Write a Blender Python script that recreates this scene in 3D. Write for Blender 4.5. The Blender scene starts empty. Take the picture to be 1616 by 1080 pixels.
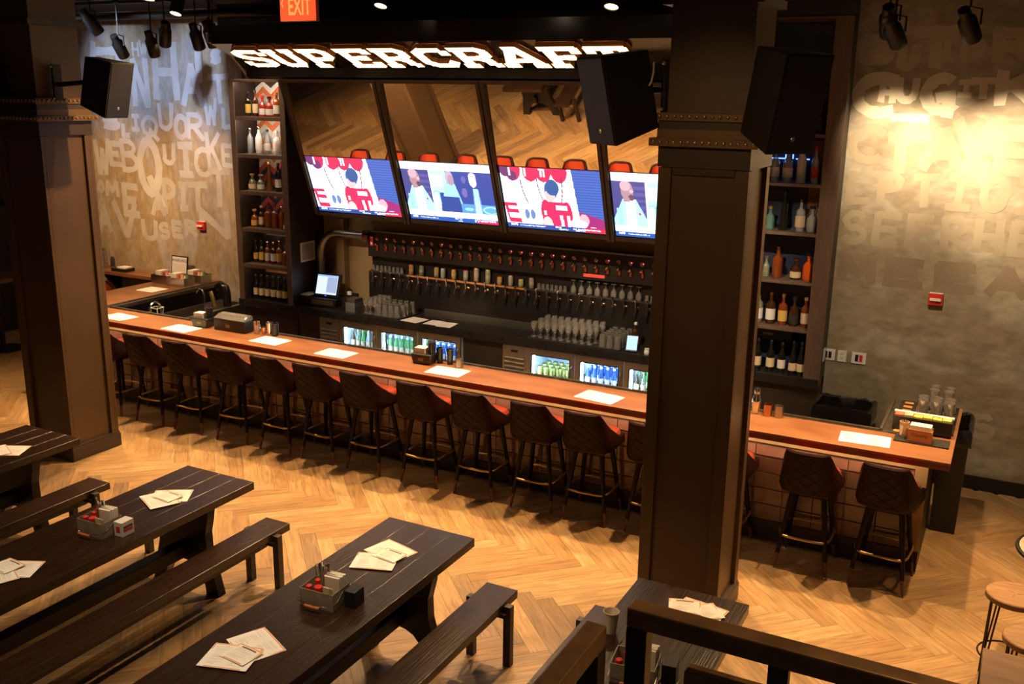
import bpy, math, random
import numpy as np
from mathutils import Vector, Matrix, Quaternion

random.seed(7)
sc = bpy.context.scene
COL = sc.collection
PI = math.pi

# ------------------------------------------------------------------ camera
def make_camera():
    f, yaw, pitch, roll = 1519.5, -0.478539, 0.252455, -0.014755
    fw = Vector((math.sin(yaw)*math.cos(pitch), math.cos(yaw)*math.cos(pitch), -math.sin(pitch)))
    r = Vector((math.cos(yaw), -math.sin(yaw), 0.0))
    d = fw.cross(r)
    c, s = math.cos(roll), math.sin(roll)
    r2 = r*c + d*s
    d2 = d*c - r*s
    m = Matrix(((r2.x, -d2.x, -fw.x), (r2.y, -d2.y, -fw.y), (r2.z, -d2.z, -fw.z))).to_4x4()
    m.translation = Vector((0.0, 0.0, 3.6))
    cd = bpy.data.cameras.new('camera')
    cd.sensor_width = 36.0
    cd.lens = f/1616.0*36.0
    cd.clip_end = 100
    o = bpy.data.objects.new('camera', cd)
    COL.objects.link(o)
    o.matrix_world = m
    sc.camera = o
make_camera()

# ------------------------------------------------------------------ world, exposure, light levels
w = bpy.data.worlds.new('world'); sc.world = w
w.use_nodes = True
w.node_tree.nodes['Background'].inputs[0].default_value = (1.0, 0.72, 0.45, 1)
w.node_tree.nodes['Background'].inputs[1].default_value = 0.028
sc.view_settings.view_transform = 'Standard'
sc.view_settings.look = 'None'
sc.view_settings.gamma = 1.0
sc.view_settings.use_curve_mapping = False
sc.view_settings.exposure = 0.22
sc.cycles.max_bounces = 7
sc.cycles.diffuse_bounces = 3
sc.cycles.glossy_bounces = 4
sc.cycles.transmission_bounces = 5
sc.cycles.transparent_max_bounces = 16
sc.cycles.sample_clamp_indirect = 4.0
sc.cycles.caustics_reflective = False
sc.cycles.caustics_refractive = False

WARM = (1.0, 0.62, 0.29)
WARM2 = (1.0, 0.56, 0.22)
NEUT = (1.0, 0.74, 0.46)
COOL = (0.62, 0.74, 1.0)
K_BAR, K_TABLE, K_BACK, K_LED = 560.0, 150.0, 640.0, 70.0

# ------------------------------------------------------------------ materials
MATS = {}
def nodes_of(name):
    m = bpy.data.materials.new(name); m.use_nodes = True
    nt = m.node_tree
    b = nt.nodes['Principled BSDF']
    return m, nt, b

def mat(name, col, rough=0.5, metal=0.0, var=0.0, scale=8.0, bump=0.0, stretch=None, emit=None, es=0.0, spec=0.5, coat=0.0, col2=None):
    if name in MATS: return MATS[name]
    m, nt, b = nodes_of(name)
    b.inputs['Base Color'].default_value = (*col, 1)
    b.inputs['Roughness'].default_value = rough
    b.inputs['Metallic'].default_value = metal
    b.inputs['Specular IOR Level'].default_value = spec
    b.inputs['Coat Weight'].default_value = coat
    if emit:
        b.inputs['Emission Color'].default_value = (*emit, 1)
        b.inputs['Emission Strength'].default_value = es
    if var > 0 or bump > 0 or col2:
        tc = nt.nodes.new('ShaderNodeTexCoord')
        mp = nt.nodes.new('ShaderNodeMapping')
        if stretch: mp.inputs['Scale'].default_value = stretch
        nt.links.new(tc.outputs['Object'], mp.inputs['Vector'])
        n = nt.nodes.new('ShaderNodeTexNoise')
        n.inputs['Scale'].default_value = scale
        n.inputs['Detail'].default_value = 5
        nt.links.new(mp.outputs[0], n.inputs['Vector'])
        if var > 0 or col2:
            mx = nt.nodes.new('ShaderNodeMix'); mx.data_type = 'RGBA'
            c2 = col2 if col2 else tuple(min(1, c*(1+var)) for c in col)
            c1 = col if col2 else tuple(c*(1-var) for c in col)
            mx.inputs[6].default_value = (*c1, 1); mx.inputs[7].default_value = (*c2, 1)
            rp = nt.nodes.new('ShaderNodeMapRange')
            rp.inputs[1].default_value = 0.3; rp.inputs[2].default_value = 0.7
            nt.links.new(n.outputs['Fac'], rp.inputs[0])
            nt.links.new(rp.outputs[0], mx.inputs[0])
            nt.links.new(mx.outputs[2], b.inputs['Base Color'])
        if bump > 0:
            bp = nt.nodes.new('ShaderNodeBump')
            bp.inputs['Strength'].default_value = bump
            bp.inputs['Distance'].default_value = 0.01
            nt.links.new(n.outputs['Fac'], bp.inputs['Height'])
            nt.links.new(bp.outputs[0], b.inputs['Normal'])
    MATS[name] = m
    return m

def glass_mat(name, tint=(1, 1, 1), gloss=0.14, body=0.0, bodycol=(0.8, 0.85, 0.9)):
    """thin clear glass: transparent with a fresnel gloss, cheap and noise free"""
    if name in MATS: return MATS[name]
    m = bpy.data.materials.new(name); m.use_nodes = True
    nt = m.node_tree; nt.nodes.clear()
    out = nt.nodes.new('ShaderNodeOutputMaterial')
    tr = nt.nodes.new('ShaderNodeBsdfTransparent'); tr.inputs[0].default_value = (*tint, 1)
    gl = nt.nodes.new('ShaderNodeBsdfGlossy'); gl.inputs['Roughness'].default_value = 0.04
    lw = nt.nodes.new('ShaderNodeLayerWeight'); lw.inputs[0].default_value = 0.45
    mr = nt.nodes.new('ShaderNodeMapRange')
    mr.inputs[3].default_value = gloss; mr.inputs[4].default_value = 0.85
    nt.links.new(lw.outputs['Facing'], mr.inputs[0])
    mx = nt.nodes.new('ShaderNodeMixShader')
    nt.links.new(mr.outputs[0], mx.inputs[0])
    src = tr
    if body > 0:
        df = nt.nodes.new('ShaderNodeBsdfDiffuse'); df.inputs[0].default_value = (*bodycol, 1)
        m2 = nt.nodes.new('ShaderNodeMixShader'); m2.inputs[0].default_value = body
        nt.links.new(tr.outputs[0], m2.inputs[1]); nt.links.new(df.outputs[0], m2.inputs[2])
        src = m2
    nt.links.new(src.outputs[0], mx.inputs[1]); nt.links.new(gl.outputs[0], mx.inputs[2])
    nt.links.new(mx.outputs[0], out.inputs[0])
    MATS[name] = m
    return m

def attr_mat(name, attr, rough=0.5, emit=0.0, objcol=False, wood=False):
    if name in MATS: return MATS[name]
    m, nt, b = nodes_of(name)
    b.inputs['Roughness'].default_value = rough
    if objcol:
        a = nt.nodes.new('ShaderNodeObjectInfo'); out = a.outputs['Color']
    else:
        a = nt.nodes.new('ShaderNodeAttribute'); a.attribute_name = attr; out = a.outputs['Color']
    if wood:
        uv = nt.nodes.new('ShaderNodeUVMap'); uv.uv_map = 'UVMap'
        mp = nt.nodes.new('ShaderNodeMapping'); mp.inputs['Scale'].default_value = (1.6, 15, 1)
        nt.links.new(uv.outputs[0], mp.inputs[0])
        if objcol:
            cm = nt.nodes.new('ShaderNodeCombineXYZ')
            mu = nt.nodes.new('ShaderNodeMath'); mu.operation = 'MULTIPLY'; mu.inputs[1].default_value = 40.0
            nt.links.new(a.outputs['Random'], mu.inputs[0])
            nt.links.new(mu.outputs[0], cm.inputs[0]); nt.links.new(mu.outputs[0], cm.inputs[1]); nt.links.new(mu.outputs[0], cm.inputs[2])
            nt.links.new(cm.outputs[0], mp.inputs['Location'])
        n = nt.nodes.new('ShaderNodeTexNoise'); n.inputs['Scale'].default_value = 2.4; n.inputs['Detail'].default_value = 6; n.inputs['Distortion'].default_value = 0.8
        nt.links.new(mp.outputs[0], n.inputs['Vector'])
        rp = nt.nodes.new('ShaderNodeMapRange'); rp.inputs[1].default_value = 0.3; rp.inputs[2].default_value = 0.72
        rp.inputs[3].default_value = 0.62; rp.inputs[4].default_value = 1.22
        nt.links.new(n.outputs['Fac'], rp.inputs[0])
        mx = nt.nodes.new('ShaderNodeVectorMath'); mx.operation = 'SCALE'
        nt.links.new(out, mx.inputs[0]); nt.links.new(rp.outputs[0], mx.inputs['Scale'])
        nt.links.new(mx.outputs[0], b.inputs['Base Color'])
        bp = nt.nodes.new('ShaderNodeBump'); bp.inputs['Strength'].default_value = 0.12; bp.inputs['Distance'].default_value = 0.004
        nt.links.new(n.outputs['Fac'], bp.inputs['Height']); nt.links.new(bp.outputs[0], b.inputs['Normal'])
    elif emit > 0:
        b.inputs['Base Color'].default_value = (0.01, 0.01, 0.012, 1)
        nt.links.new(out, b.inputs['Emission Color'])
        b.inputs['Emission Strength'].default_value = emit
    else:
        nt.links.new(out, b.inputs['Base Color'])
    MATS[name] = m
    return m

# ------------------------------------------------------------------ mesh builder
class MB:
    def __init__(s): s.v = []; s.f = []
    def add(s, vs, fs):
        o = len(s.v); s.v += [tuple(p) for p in vs]; s.f += [tuple(i+o for i in f) for f in fs]; return s
    def box(s, x0, x1, y0, y1, z0, z1):
        return s.add([(x0,y0,z0),(x1,y0,z0),(x1,y1,z0),(x0,y1,z0),(x0,y0,z1),(x1,y0,z1),(x1,y1,z1),(x0,y1,z1)],
                     [(3,2,1,0),(4,5,6,7),(0,1,5,4),(1,2,6,5),(2,3,7,6),(3,0,4,7)])
    def hexa(s, b, t):   # two quads bottom/top
        return s.add(list(b)+list(t), [(3,2,1,0),(4,5,6,7),(0,1,5,4),(1,2,6,5),(2,3,7,6),(3,0,4,7)])
    def prism(s, poly, axis, a, b):
        """poly in the two other axes, extruded along axis ('x','y','z') from a to b"""
        def P(u, v, w):
            return {'x': (w,u,v), 'y': (u,w,v), 'z': (u,v,w)}[axis]
        n = len(poly)
        vs = [P(u,v,a) for u,v in poly] + [P(u,v,b) for u,v in poly]
        fs = [tuple(range(n-1,-1,-1)), tuple(range(n,2*n))] + [(i,(i+1)%n,n+(i+1)%n,n+i) for i in range(n)]
        return s.add(vs, fs)
    def lathe(s, prof, n=16, c=(0,0,0), sx=1.0, sy=1.0, rot=0.0):
        vs = []; fs = []
        for r, z in prof:
            for i in range(n):
                a = 2*PI*i/n + rot
                vs.append((c[0]+r*sx*math.cos(a), c[1]+r*sy*math.sin(a), c[2]+z))
        m = len(prof)
        for j in range(m-1):
            for i in range(n):
                fs.append((j*n+i, j*n+(i+1)%n, (j+1)*n+(i+1)%n, (j+1)*n+i))
        if prof[0][0] > 1e-6: fs.append(tuple(range(n-1,-1,-1)))
        if prof[-1][0] > 1e-6: fs.append(tuple((m-1)*n+i for i in range(n)))
        return s.add(vs, fs)
    def lathe_open(s, prof, n=16, c=(0,0,0)):
        vs = []; fs = []
        for r, z in prof:
            for i in range(n):
                a = 2*PI*i/n
                vs.append((c[0]+r*math.cos(a), c[1]+r*math.sin(a), c[2]+z))
        for j in range(len(prof)-1):
            for i in range(n):
                fs.append((j*n+i, j*n+(i+1)%n, (j+1)*n+(i+1)%n, (j+1)*n+i))
        return s.add(vs, fs)
    def tube(s, pts, r, n=8, closed=False, r2=None):
        pts = [Vector(p) for p in pts]; m = len(pts); vs = []; fs = []
        prev = None
        for k, p in enumerate(pts):
            if closed: t = pts[(k+1)%m]-pts[k-1]
            else: t = pts[min(k+1,m-1)]-pts[max(k-1,0)]
            t.normalize()
            if prev is None:
                u = t.cross(Vector((0,0,1)))
                if u.length < 1e-3: u = t.cross(Vector((1,0,0)))
            else:
                u = prev - t*prev.dot(t)
            u.normalize(); prev = u
            v = t.cross(u)
            rr = r if r2 is None else r+(r2-r)*k/(m-1)
            for i in range(n):
                a = 2*PI*i/n
                vs.append(p+u*rr*math.cos(a)+v*rr*math.sin(a))
        for k in range(m if closed else m-1):
            for i in range(n):
                k2 = (k+1)%m
                fs.append((k*n+i, k*n+(i+1)%n, k2*n+(i+1)%n, k2*n+i))
        if not closed:
            fs.append(tuple(range(n-1,-1,-1))); fs.append(tuple((m-1)*n+i for i in range(n)))
        return s.add(vs, fs)
    def bar(s, a, b, wx, wy=None):   # square bar between two points
        wy = wy or wx
        a = Vector(a); b = Vector(b); t = (b-a).normalized()
        u = t.cross(Vector((0,1,0)))
        if u.length < 0.1: u = t.cross(Vector((1,0,0)))
        u.normalize(); v = t.cross(u).normalized()
        q = lambda p: [p-u*wx/2-v*wy/2, p+u*wx/2-v*wy/2, p+u*wx/2+v*wy/2, p-u*wx/2+v*wy/2]
        return s.hexa(q(a), q(b))
    def sphere(s, c, r, n=10, m=6, sz=1.0):
        return s.lathe([(max(1e-7, r*math.sin(PI*j/m)) if 0<j<m else 0.0, -r*sz*math.cos(PI*j/m)) for j in range(m+1)], n, c)
    def xform(s, M):
        s.v = [tuple(M @ Vector(p)) for p in s.v]; return s
    def mesh(s, name):
        me = bpy.data.meshes.new(name); me.from_pydata(s.v, [], s.f); me.update(); return me
    def build(s, name, material, parent=None, smooth=False, bevel=0.0, loc=None, rot=None):
        me = s.mesh(name)
        return link(name, me, material, parent, smooth, bevel, loc, rot)

def link(name, me, material, parent=None, smooth=False, bevel=0.0, loc=None, rot=None):
    if material is not None and not me.materials: me.materials.append(material)
    if smooth:
        me.polygons.foreach_set('use_smooth', [True]*len(me.polygons))
        try: me.set_sharp_from_angle(angle=math.radians(40))
        except Exception: pass
    o = bpy.data.objects.new(name, me); COL.objects.link(o)
    if parent: o.parent = parent
    if loc: o.location = loc
    if rot: o.rotation_euler = rot
    if bevel > 0:
        b = o.modifiers.new('bevel', 'BEVEL'); b.width = bevel; b.segments = 2; b.limit_method = 'ANGLE'
    return o

def tag(o, label, cat, group=None, kind=None):
    o['label'] = label
    if cat: o['category'] = cat
    if group: o['group'] = group
    if kind: o['kind'] = kind
    return o
def struct(o, label):
    o['kind'] = 'structure'; o['label'] = label; return o
def thing(name, label, cat, loc=(0,0,0), rz=0.0, group=None):
    o = bpy.data.objects.new(name, None); COL.objects.link(o)
    o.empty_display_size = 0.05
    o.location = loc; o.rotation_euler = (0,0,rz)
    return tag(o, label, cat, group)
def dup(root, loc, rz, label=None, group=None):
    def cp(o, par):
        c = o.copy(); COL.objects.link(c)
        if par: c.parent = par
        for ch in [x for x in o.children]: cp(ch, c)
        return c
    r = cp(root, None); r.location = loc; r.rotation_euler = (0,0,rz)
    if label: r['label'] = label
    if group: r['group'] = group
    return r
ORD = ['first','second','third','fourth','fifth','sixth','seventh','eighth','ninth','tenth','eleventh','twelfth','thirteenth','fourteenth','fifteenth','sixteenth']

def text_mesh(txt, size, name='lettering', depth=0.0, bold=0.0):
    cu = bpy.data.curves.new(name, 'FONT'); cu.body = txt; cu.size = size; cu.align_x = 'CENTER'; cu.align_y = 'CENTER'
    cu.extrude = depth; cu.offset = bold; cu.resolution_u = 2
    o = bpy.data.objects.new(name, cu); COL.objects.link(o)
    dg = bpy.context.evaluated_depsgraph_get()
    me = bpy.data.meshes.new_from_object(o.evaluated_get(dg))
    bpy.data.objects.remove(o); bpy.data.curves.remove(cu)
    return me

# --- materials used all over
M_black = mat('black_metal', (0.012,0.011,0.010), 0.45, 0.3)
M_blackplastic = mat('black_plastic', (0.012,0.012,0.013), 0.38)
M_steel = mat('brushed_steel', (0.55,0.52,0.47), 0.32, 1.0, var=0.15, scale=30, stretch=(1,1,12))
M_steeldark = mat('worn_steel', (0.30,0.27,0.23), 0.38, 1.0, var=0.25, scale=20)
M_chrome = mat('chrome', (0.85,0.85,0.85), 0.10, 1.0)
M_brass = mat('brass', (0.85,0.62,0.28), 0.30, 1.0)
M_copper = mat('copper', (0.72,0.36,0.20), 0.22, 1.0)
M_paper = mat('paper', (0.90,0.87,0.83), 0.8, var=0.03, scale=5)
M_print = mat('orange_print', (0.80,0.33,0.14), 0.8)
M_ink = mat('dark_print', (0.12,0.08,0.06), 0.8)
M_greyink = mat('faint_print', (0.62,0.52,0.44), 0.8)
M_glass = glass_mat('clear_glass', (0.95,0.96,0.96), 0.24, 0.20, (0.88,0.82,0.74))  # pale diffuse body stands in for backlight in the glasses
M_glass2 = glass_mat('frosted_glass', (0.85,0.88,0.9), 0.12, 0.45, (0.75,0.8,0.82))
M_pane = glass_mat('door_glass', (0.93,0.96,1.0), 0.03)
M_darkwood = mat('dark_stained_wood', (0.012,0.0065,0.0045), 0.45, var=0.45, scale=6, stretch=(14,1,14), bump=0.25)
M_tablewood = mat('table_top_wood', (0.024,0.0105,0.0055), 0.27, var=0.5, scale=5, stretch=(16,0.8,16), bump=0.2, spec=0.45)
M_barwood = mat('bar_top_wood', (0.195,0.074,0.029), 0.34, var=0.3, scale=3.4, stretch=(0.8,2.4,5), coat=0.15, col2=(0.29,0.128,0.056))
M_barwood_edge = mat('bar_edge_wood', (0.17,0.045,0.022), 0.35, var=0.2, scale=4, stretch=(0.6,5,5))
M_white = mat('white_plastic', (0.78,0.76,0.72), 0.5)
M_red = mat('red_plastic', (0.65,0.03,0.02), 0.4)
M_rubber = mat('black_rubber', (0.014,0.013,0.012), 0.65, bump=0.3, scale=120)

def wall_mat(name, ca, cb, cc, s1=1.6, s2=2.6, stretch=(1,1,0.55)):
    m, nt, b = nodes_of(name)
    b.inputs['Roughness'].default_value = 0.75
    tc = nt.nodes.new('ShaderNodeTexCoord'); mp = nt.nodes.new('ShaderNodeMapping'); mp.inputs['Scale'].default_value = stretch
    nt.links.new(tc.outputs['Object'], mp.inputs[0])
    def noise(sc_, det, dist, lo, hi):
        n = nt.nodes.new('ShaderNodeTexNoise'); n.inputs['Scale'].default_value = sc_; n.inputs['Detail'].default_value = det; n.inputs['Distortion'].default_value = dist
        nt.links.new(mp.outputs[0], n.inputs['Vector'])
        r = nt.nodes.new('ShaderNodeMapRange'); r.inputs[1].default_value = lo; r.inputs[2].default_value = hi
        nt.links.new(n.outputs['Fac'], r.inputs[0]); return n, r
    n1, r1 = noise(s1, 4, 1.2, 0.44, 0.58)
    n2, r2 = noise(s2, 5, 0.6, 0.50, 0.62)
    n3, r3 = noise(11, 8, 0.2, 0.3, 0.7)
    x1 = nt.nodes.new('ShaderNodeMix'); x1.data_type = 'RGBA'
    x1.inputs[6].default_value = (*ca,1); x1.inputs[7].default_value = (*cb,1)
    nt.links.new(r1.outputs[0], x1.inputs[0])
    x2 = nt.nodes.new('ShaderNodeMix'); x2.data_type = 'RGBA'
    nt.links.new(x1.outputs[2], x2.inputs[6]); x2.inputs[7].default_value = (*cc,1)
    nt.links.new(r2.outputs[0], x2.inputs[0])
    x3 = nt.nodes.new('ShaderNodeMix'); x3.data_type = 'RGBA'; x3.blend_type = 'MULTIPLY'; x3.inputs[0].default_value = 0.35
    nt.links.new(x2.outputs[2], x3.inputs[6])
    nt.links.new(r3.outputs[0], x3.inputs[7])
    nt.links.new(x3.outputs[2], b.inputs['Base Color'])
    bp = nt.nodes.new('ShaderNodeBump'); bp.inputs['Strength'].default_value = 0.15; bp.inputs['Distance'].default_value = 0.01
    nt.links.new(n3.outputs['Fac'], bp.inputs['Height']); nt.links.new(bp.outputs[0], b.inputs['Normal'])
    MATS[name] = m
    return m
M_wallL = wall_mat('painted_plaster_left', (0.40,0.31,0.20), (0.44,0.36,0.26), (0.42,0.40,0.40), 1.1, 1.9, (1.4,1,0.7))
M_wallR = wall_mat('painted_plaster_right', (0.31,0.25,0.165), (0.35,0.29,0.20), (0.42,0.37,0.28), 1.5, 2.4, (0.7,1,1.3))
M_niche = mat('tan_plaster', (0.34,0.22,0.11), 0.7, var=0.12, scale=2)
M_ceil = mat('black_ceiling', (0.030,0.022,0.016), 0.85, var=0.3, scale=1.5)
M_dark = mat('dark_panel', (0.028,0.019,0.014), 0.5, var=0.2, scale=4)
M_base = mat('black_baseboard', (0.012,0.010,0.008), 0.4)
M_cabwood = mat('cabinet_veneer', (0.125,0.082,0.058), 0.45, var=0.2, scale=6, stretch=(10,10,0.8))

ZC = 4.6
WY = 9.67
# ------------------------------------------------------------------ floor: sub floor plus herringbone planks
floor = MB().box(-14.6, 4.2, 0.2, 10.3, -0.06, -0.014).build('floor', mat('joint_shadow', (0.16,0.095,0.045), 0.9))  # plain brown sub floor below the planks
struct(floor, 'honey oak herringbone plank floor')
PLW, PLL = 0.13, 0.91
M_plank = attr_mat('oak_plank', 'tone', 0.40, objcol=True, wood=True)
M_plank2 = attr_mat('oak_plank_far', 'tone', 0.40, objcol=False, wood=True)
def plank_mesh():
    g = 0.0005; L, W_ = PLL-g, PLW-g; c = 0.0010
    vs = [(g,g,-0.013),(L,g,-0.013),(L,W_,-0.013),(g,W_,-0.013),(g,g,-c),(L,g,-c),(L,W_,-c),(g,W_,-c),(g+c,g+c,0),(L-c,g+c,0),(L-c,W_-c,0),(g+c,W_-c,0)]
    fs = [(0,1,5,4),(1,2,6,5),(2,3,7,6),(3,0,4,7),(4,5,9,8),(5,6,10,9),(6,7,11,10),(7,4,8,11),(8,9,10,11)]
    return vs, fs
pv, pf = plank_mesh()
pme = bpy.data.meshes.new('plank'); pme.from_pydata(pv, [], pf)
uvl = pme.uv_layers.new(name='UVMap')
for poly in pme.polygons:
    for li in poly.loop_indices:
        p = pv[pme.loops[li].vertex_index]; uvl.data[li].uv = (p[0], p[1])
pme.materials.append(M_plank)
def plank_tone(x, y):
    t = random.random()
    base = Vector((0.36,0.215,0.093))
    alt = Vector((0.41,0.262,0.125)) if t > 0.45 else Vector((0.31,0.175,0.073))
    c = base.lerp(alt, random.random())*random.uniform(0.88,1.1)
    dk = 0.0
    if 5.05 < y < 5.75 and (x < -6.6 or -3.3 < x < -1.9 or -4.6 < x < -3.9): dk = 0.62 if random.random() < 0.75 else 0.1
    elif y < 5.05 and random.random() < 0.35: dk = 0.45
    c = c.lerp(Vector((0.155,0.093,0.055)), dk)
    return (c.x, c.y, c.z, 1)
def gen_planks():
    out = []
    s2 = math.sqrt(0.5)
    Y0 = 5.755
    for row in range(-5, 5):
        oy = Y0 + row*PLL*math.sqrt(2)
        for k in range(-95, 45):
            for typ in 'AB':
                if typ == 'A': u, v, ang = k*PLW, -k*PLW, 45
                else: u, v, ang = k*PLW-PLW, -k*PLW+PLW, -45
                x = (u-v)*s2; y = (u+v)*s2+oy
                a = math.radians(ang)
                cx = x+math.cos(a)*PLL/2-math.sin(a)*PLW/2; cy = y+math.sin(a)*PLL/2+math.cos(a)*PLW/2
                if -14.0 < cx < 3.4 and 0.7 < cy < 9.5: out.append((x, y, a, cx, cy))
    return out
cam_inv = sc.camera.matrix_world.inverted()
def in_frame(p, mx=1.0):
    c = cam_inv @ Vector(p)
    if c.z > -0.3: return False
    return abs(c.x/-c.z)*1519.5 < 808*mx and abs(c.y/-c.z)*1519.5 < 540*mx
planks = gen_planks()
def hidden_floor(x, y):
    if 7.5 < y and -10.3 < x < -0.35: return True
    return False
vis = [p for p in planks if in_frame((p[3],p[4],0)) and not hidden_floor(p[3],p[4])]
vis.sort(key=lambda p: p[3]**2+p[4]**2)
near = set(id(p) for p in vis[:300])
rest_v, rest_f, rest_uv, rest_c = [], [], [], []
for p in planks:
    x, y, a, cx, cy = p
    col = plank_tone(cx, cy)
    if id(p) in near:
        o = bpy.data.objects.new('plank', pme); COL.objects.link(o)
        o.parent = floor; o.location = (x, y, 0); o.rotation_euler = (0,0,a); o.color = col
    else:
        o_ = len(rest_v); ca, sa = math.cos(a), math.sin(a); ou = random.random()*30
        for q in pv:
            rest_v.append((x+q[0]*ca-q[1]*sa, y+q[0]*sa+q[1]*ca, q[2]))
        for f in pf:
            rest_f.append(tuple(i+o_ for i in f))
            for i in f: rest_uv.append((pv[i][0]+ou, pv[i][1]+ou*0.37))
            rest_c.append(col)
rm = bpy.data.meshes.new('far_planks'); rm.from_pydata(rest_v, [], rest_f)
ul = rm.uv_layers.new(name='UVMap'); ul.data.foreach_set('uv', np.array(rest_uv, dtype=np.float32).ravel())
ca_ = rm.attributes.new('tone', 'FLOAT_COLOR', 'FACE'); ca_.data.foreach_set('color', np.array(rest_c, dtype=np.float32).ravel())
rm.materials.append(M_plank2)
ro = link('far_planks', rm, None, floor); ro['kind'] = 'stuff'

# ------------------------------------------------------------------ walls and ceiling
wl = MB().box(-14.6, -8.95, WY, WY+0.6, 0, ZC).build('wall_back_left', M_wallL); struct(wl, 'taupe plaster wall with blue grey brush lettering behind the bar')
wr = MB().box(-1.49, 4.2, WY, WY+0.6, 0, ZC).build('wall_back_right', M_wallR); struct(wr, 'brown plaster wall with cream brush lettering right of the shelves')
wn = MB().box(-8.95, -1.49, 10.10, 10.27, 0, ZC).build('wall_back_niche', M_niche); struct(wn, 'tan plaster wall of the back bar recess')
ws = MB().box(-14.8, -14.6, 0.2, 10.3, 0, ZC).build('wall_side_left', mat('dark_wall', (0.05,0.035,0.025), 0.8, var=0.2, scale=2)); struct(ws, 'dark side wall at the far left of the room')
ce = MB().box(-14.8, 4.2, 0.2, 10.3, ZC, ZC+0.1).build('ceiling', M_ceil); struct(ce, 'black painted ceiling')
bb = MB().box(-1.2, 4.2, WY-0.02, WY, 0, 0.13).build('baseboard_right', M_base); struct(bb, 'black baseboard along the right plaster wall')
bh = MB().box(-8.95, -1.49, 9.30, 10.10, 4.33, ZC).build('trim_1', M_dark); struct(bh, 'dark bulkhead above the lit sign')
for k, (x0, x1, y, dz, r) in enumerate([(-14, 3, 7.2, 4.52, 0.035), (-14, 3, 9.3, 4.50, 0.05), (-12, 2, 8.95, 4.46, 0.028)]):
    t = tag(MB().tube([(x0,y,dz),(x1,y,dz)], r, 10).build('ceiling_pipe', mat('painted_pipe', (0.035,0.027,0.02), 0.6), smooth=True),
        ['dark pipe under the ceiling above the bar stools','thick dark pipe under the ceiling close to the back wall','thin dark conduit under the ceiling in front of the sign'][k], 'pipe')

# ------------------------------------------------------------------ brush lettering on the walls
def arc(cx, cy, rx, ry, a0, a1, n=12):
    return [(cx+rx*math.cos(math.radians(a0+(a1-a0)*i/n)), cy+ry*math.sin(math.radians(a0+(a1-a0)*i/n))) for i in range(n+1)]
GL = {
 'A': [[(0,0),(0.5,1)],[(0.5,1),(1,0)],[(0.2,0.35),(0.8,0.35)]],
 'B': [[(0.08,0),(0.05,1)],[(0.05,0.98)]+arc(0.35,0.76,0.45,0.22,90,-90,8)+[(0.1,0.53)],[(0.1,0.53)]+arc(0.4,0.27,0.55,0.26,90,-90,8)+[(0.08,0.01)]],
 'C': [arc(0.62,0.5,0.6,0.5,58,300,18)],
 'D': [[(0.05,0),(0.05,1)],arc(0.1,0.5,0.85,0.5,90,-90,14)],
 'E': [[(0,0),(0,1)],[(0,1),(1,0.97)],[(0,0.52),(0.8,0.5)],[(0,0.02),(1,0)]],
 'F': [[(0,0),(0,1)],[(0,1),(1,0.97)],[(0,0.52),(0.8,0.5)]],
 'G': [arc(0.6,0.5,0.58,0.5,60,320,18)+[(1,0.15)],[(0.95,0.45),(0.9,-0.1)],[(0.6,0.4),(1,0.45)]],
 'H': [[(0,0),(0.03,1)],[(1,0),(0.97,1)],[(0,0.5),(1,0.5)]],
 'I': [[(0.5,0),(0.5,1)],[(0.05,1),(0.95,1)],[(0.05,0),(0.95,0)]],
 'J': [[(0.5,1),(0.5,0)]],
 'K': [[(0.05,0),(0,1)],[(1,1),(0.1,0.45)],[(0.35,0.6),(1,0)]],
 'L': [[(0.1,1),(0,0)],[(0,0),(1,0.05)]],
 'M': [[(0,0),(0.1,1)],[(0.1,1),(0.5,0.3)],[(0.5,0.3),(0.9,1)],[(0.9,1),(1,0)]],
 'N': [[(0,0),(0,1)],[(0,1),(1,0)],[(1,0),(1,1)]],
 'O': [arc(0.5,0.5,0.5,0.5,90,455,20)],
 'P': [[(0.05,0),(0.05,1)],[(0.05,0.98)]+arc(0.4,0.74,0.5,0.24,90,-90,8)+[(0.1,0.5)]],
 'Q': [arc(0.5,0.55,0.5,0.45,90,455,20),[(0.5,0.35),(1.05,-0.12)]],
 'R': [[(0.05,0),(0.05,1)],[(0.05,0.98)]+arc(0.4,0.74,0.5,0.24,90,-90,8)+[(0.1,0.5)],[(0.35,0.5),(1,0)]],
 'S': [arc(0.5,0.74,0.45,0.26,40,270,10)+arc(0.5,0.26,0.48,0.26,90,-150,10)],
 'T': [[(0,0.97),(1,1)],[(0.5,1),(0.52,0)]],
 'U': [[(0.02,1),(0.05,0.35)]+arc(0.5,0.35,0.45,0.35,180,360,10)+[(1,1)]],
 'V': [[(0,1),(0.5,0)],[(0.5,0),(1,1)]],
 'W': [[(0,1),(0.25,0)],[(0.25,0),(0.5,0.7)],[(0.5,0.7),(0.75,0)],[(0.75,0),(1,1)]],
 'Z': [[(0,1),(1,1)],[(1,1),(0,0)],[(0,0),(1,0)]],
 '-': [[(0,0.5),(1,0.5)]],
}
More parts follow.
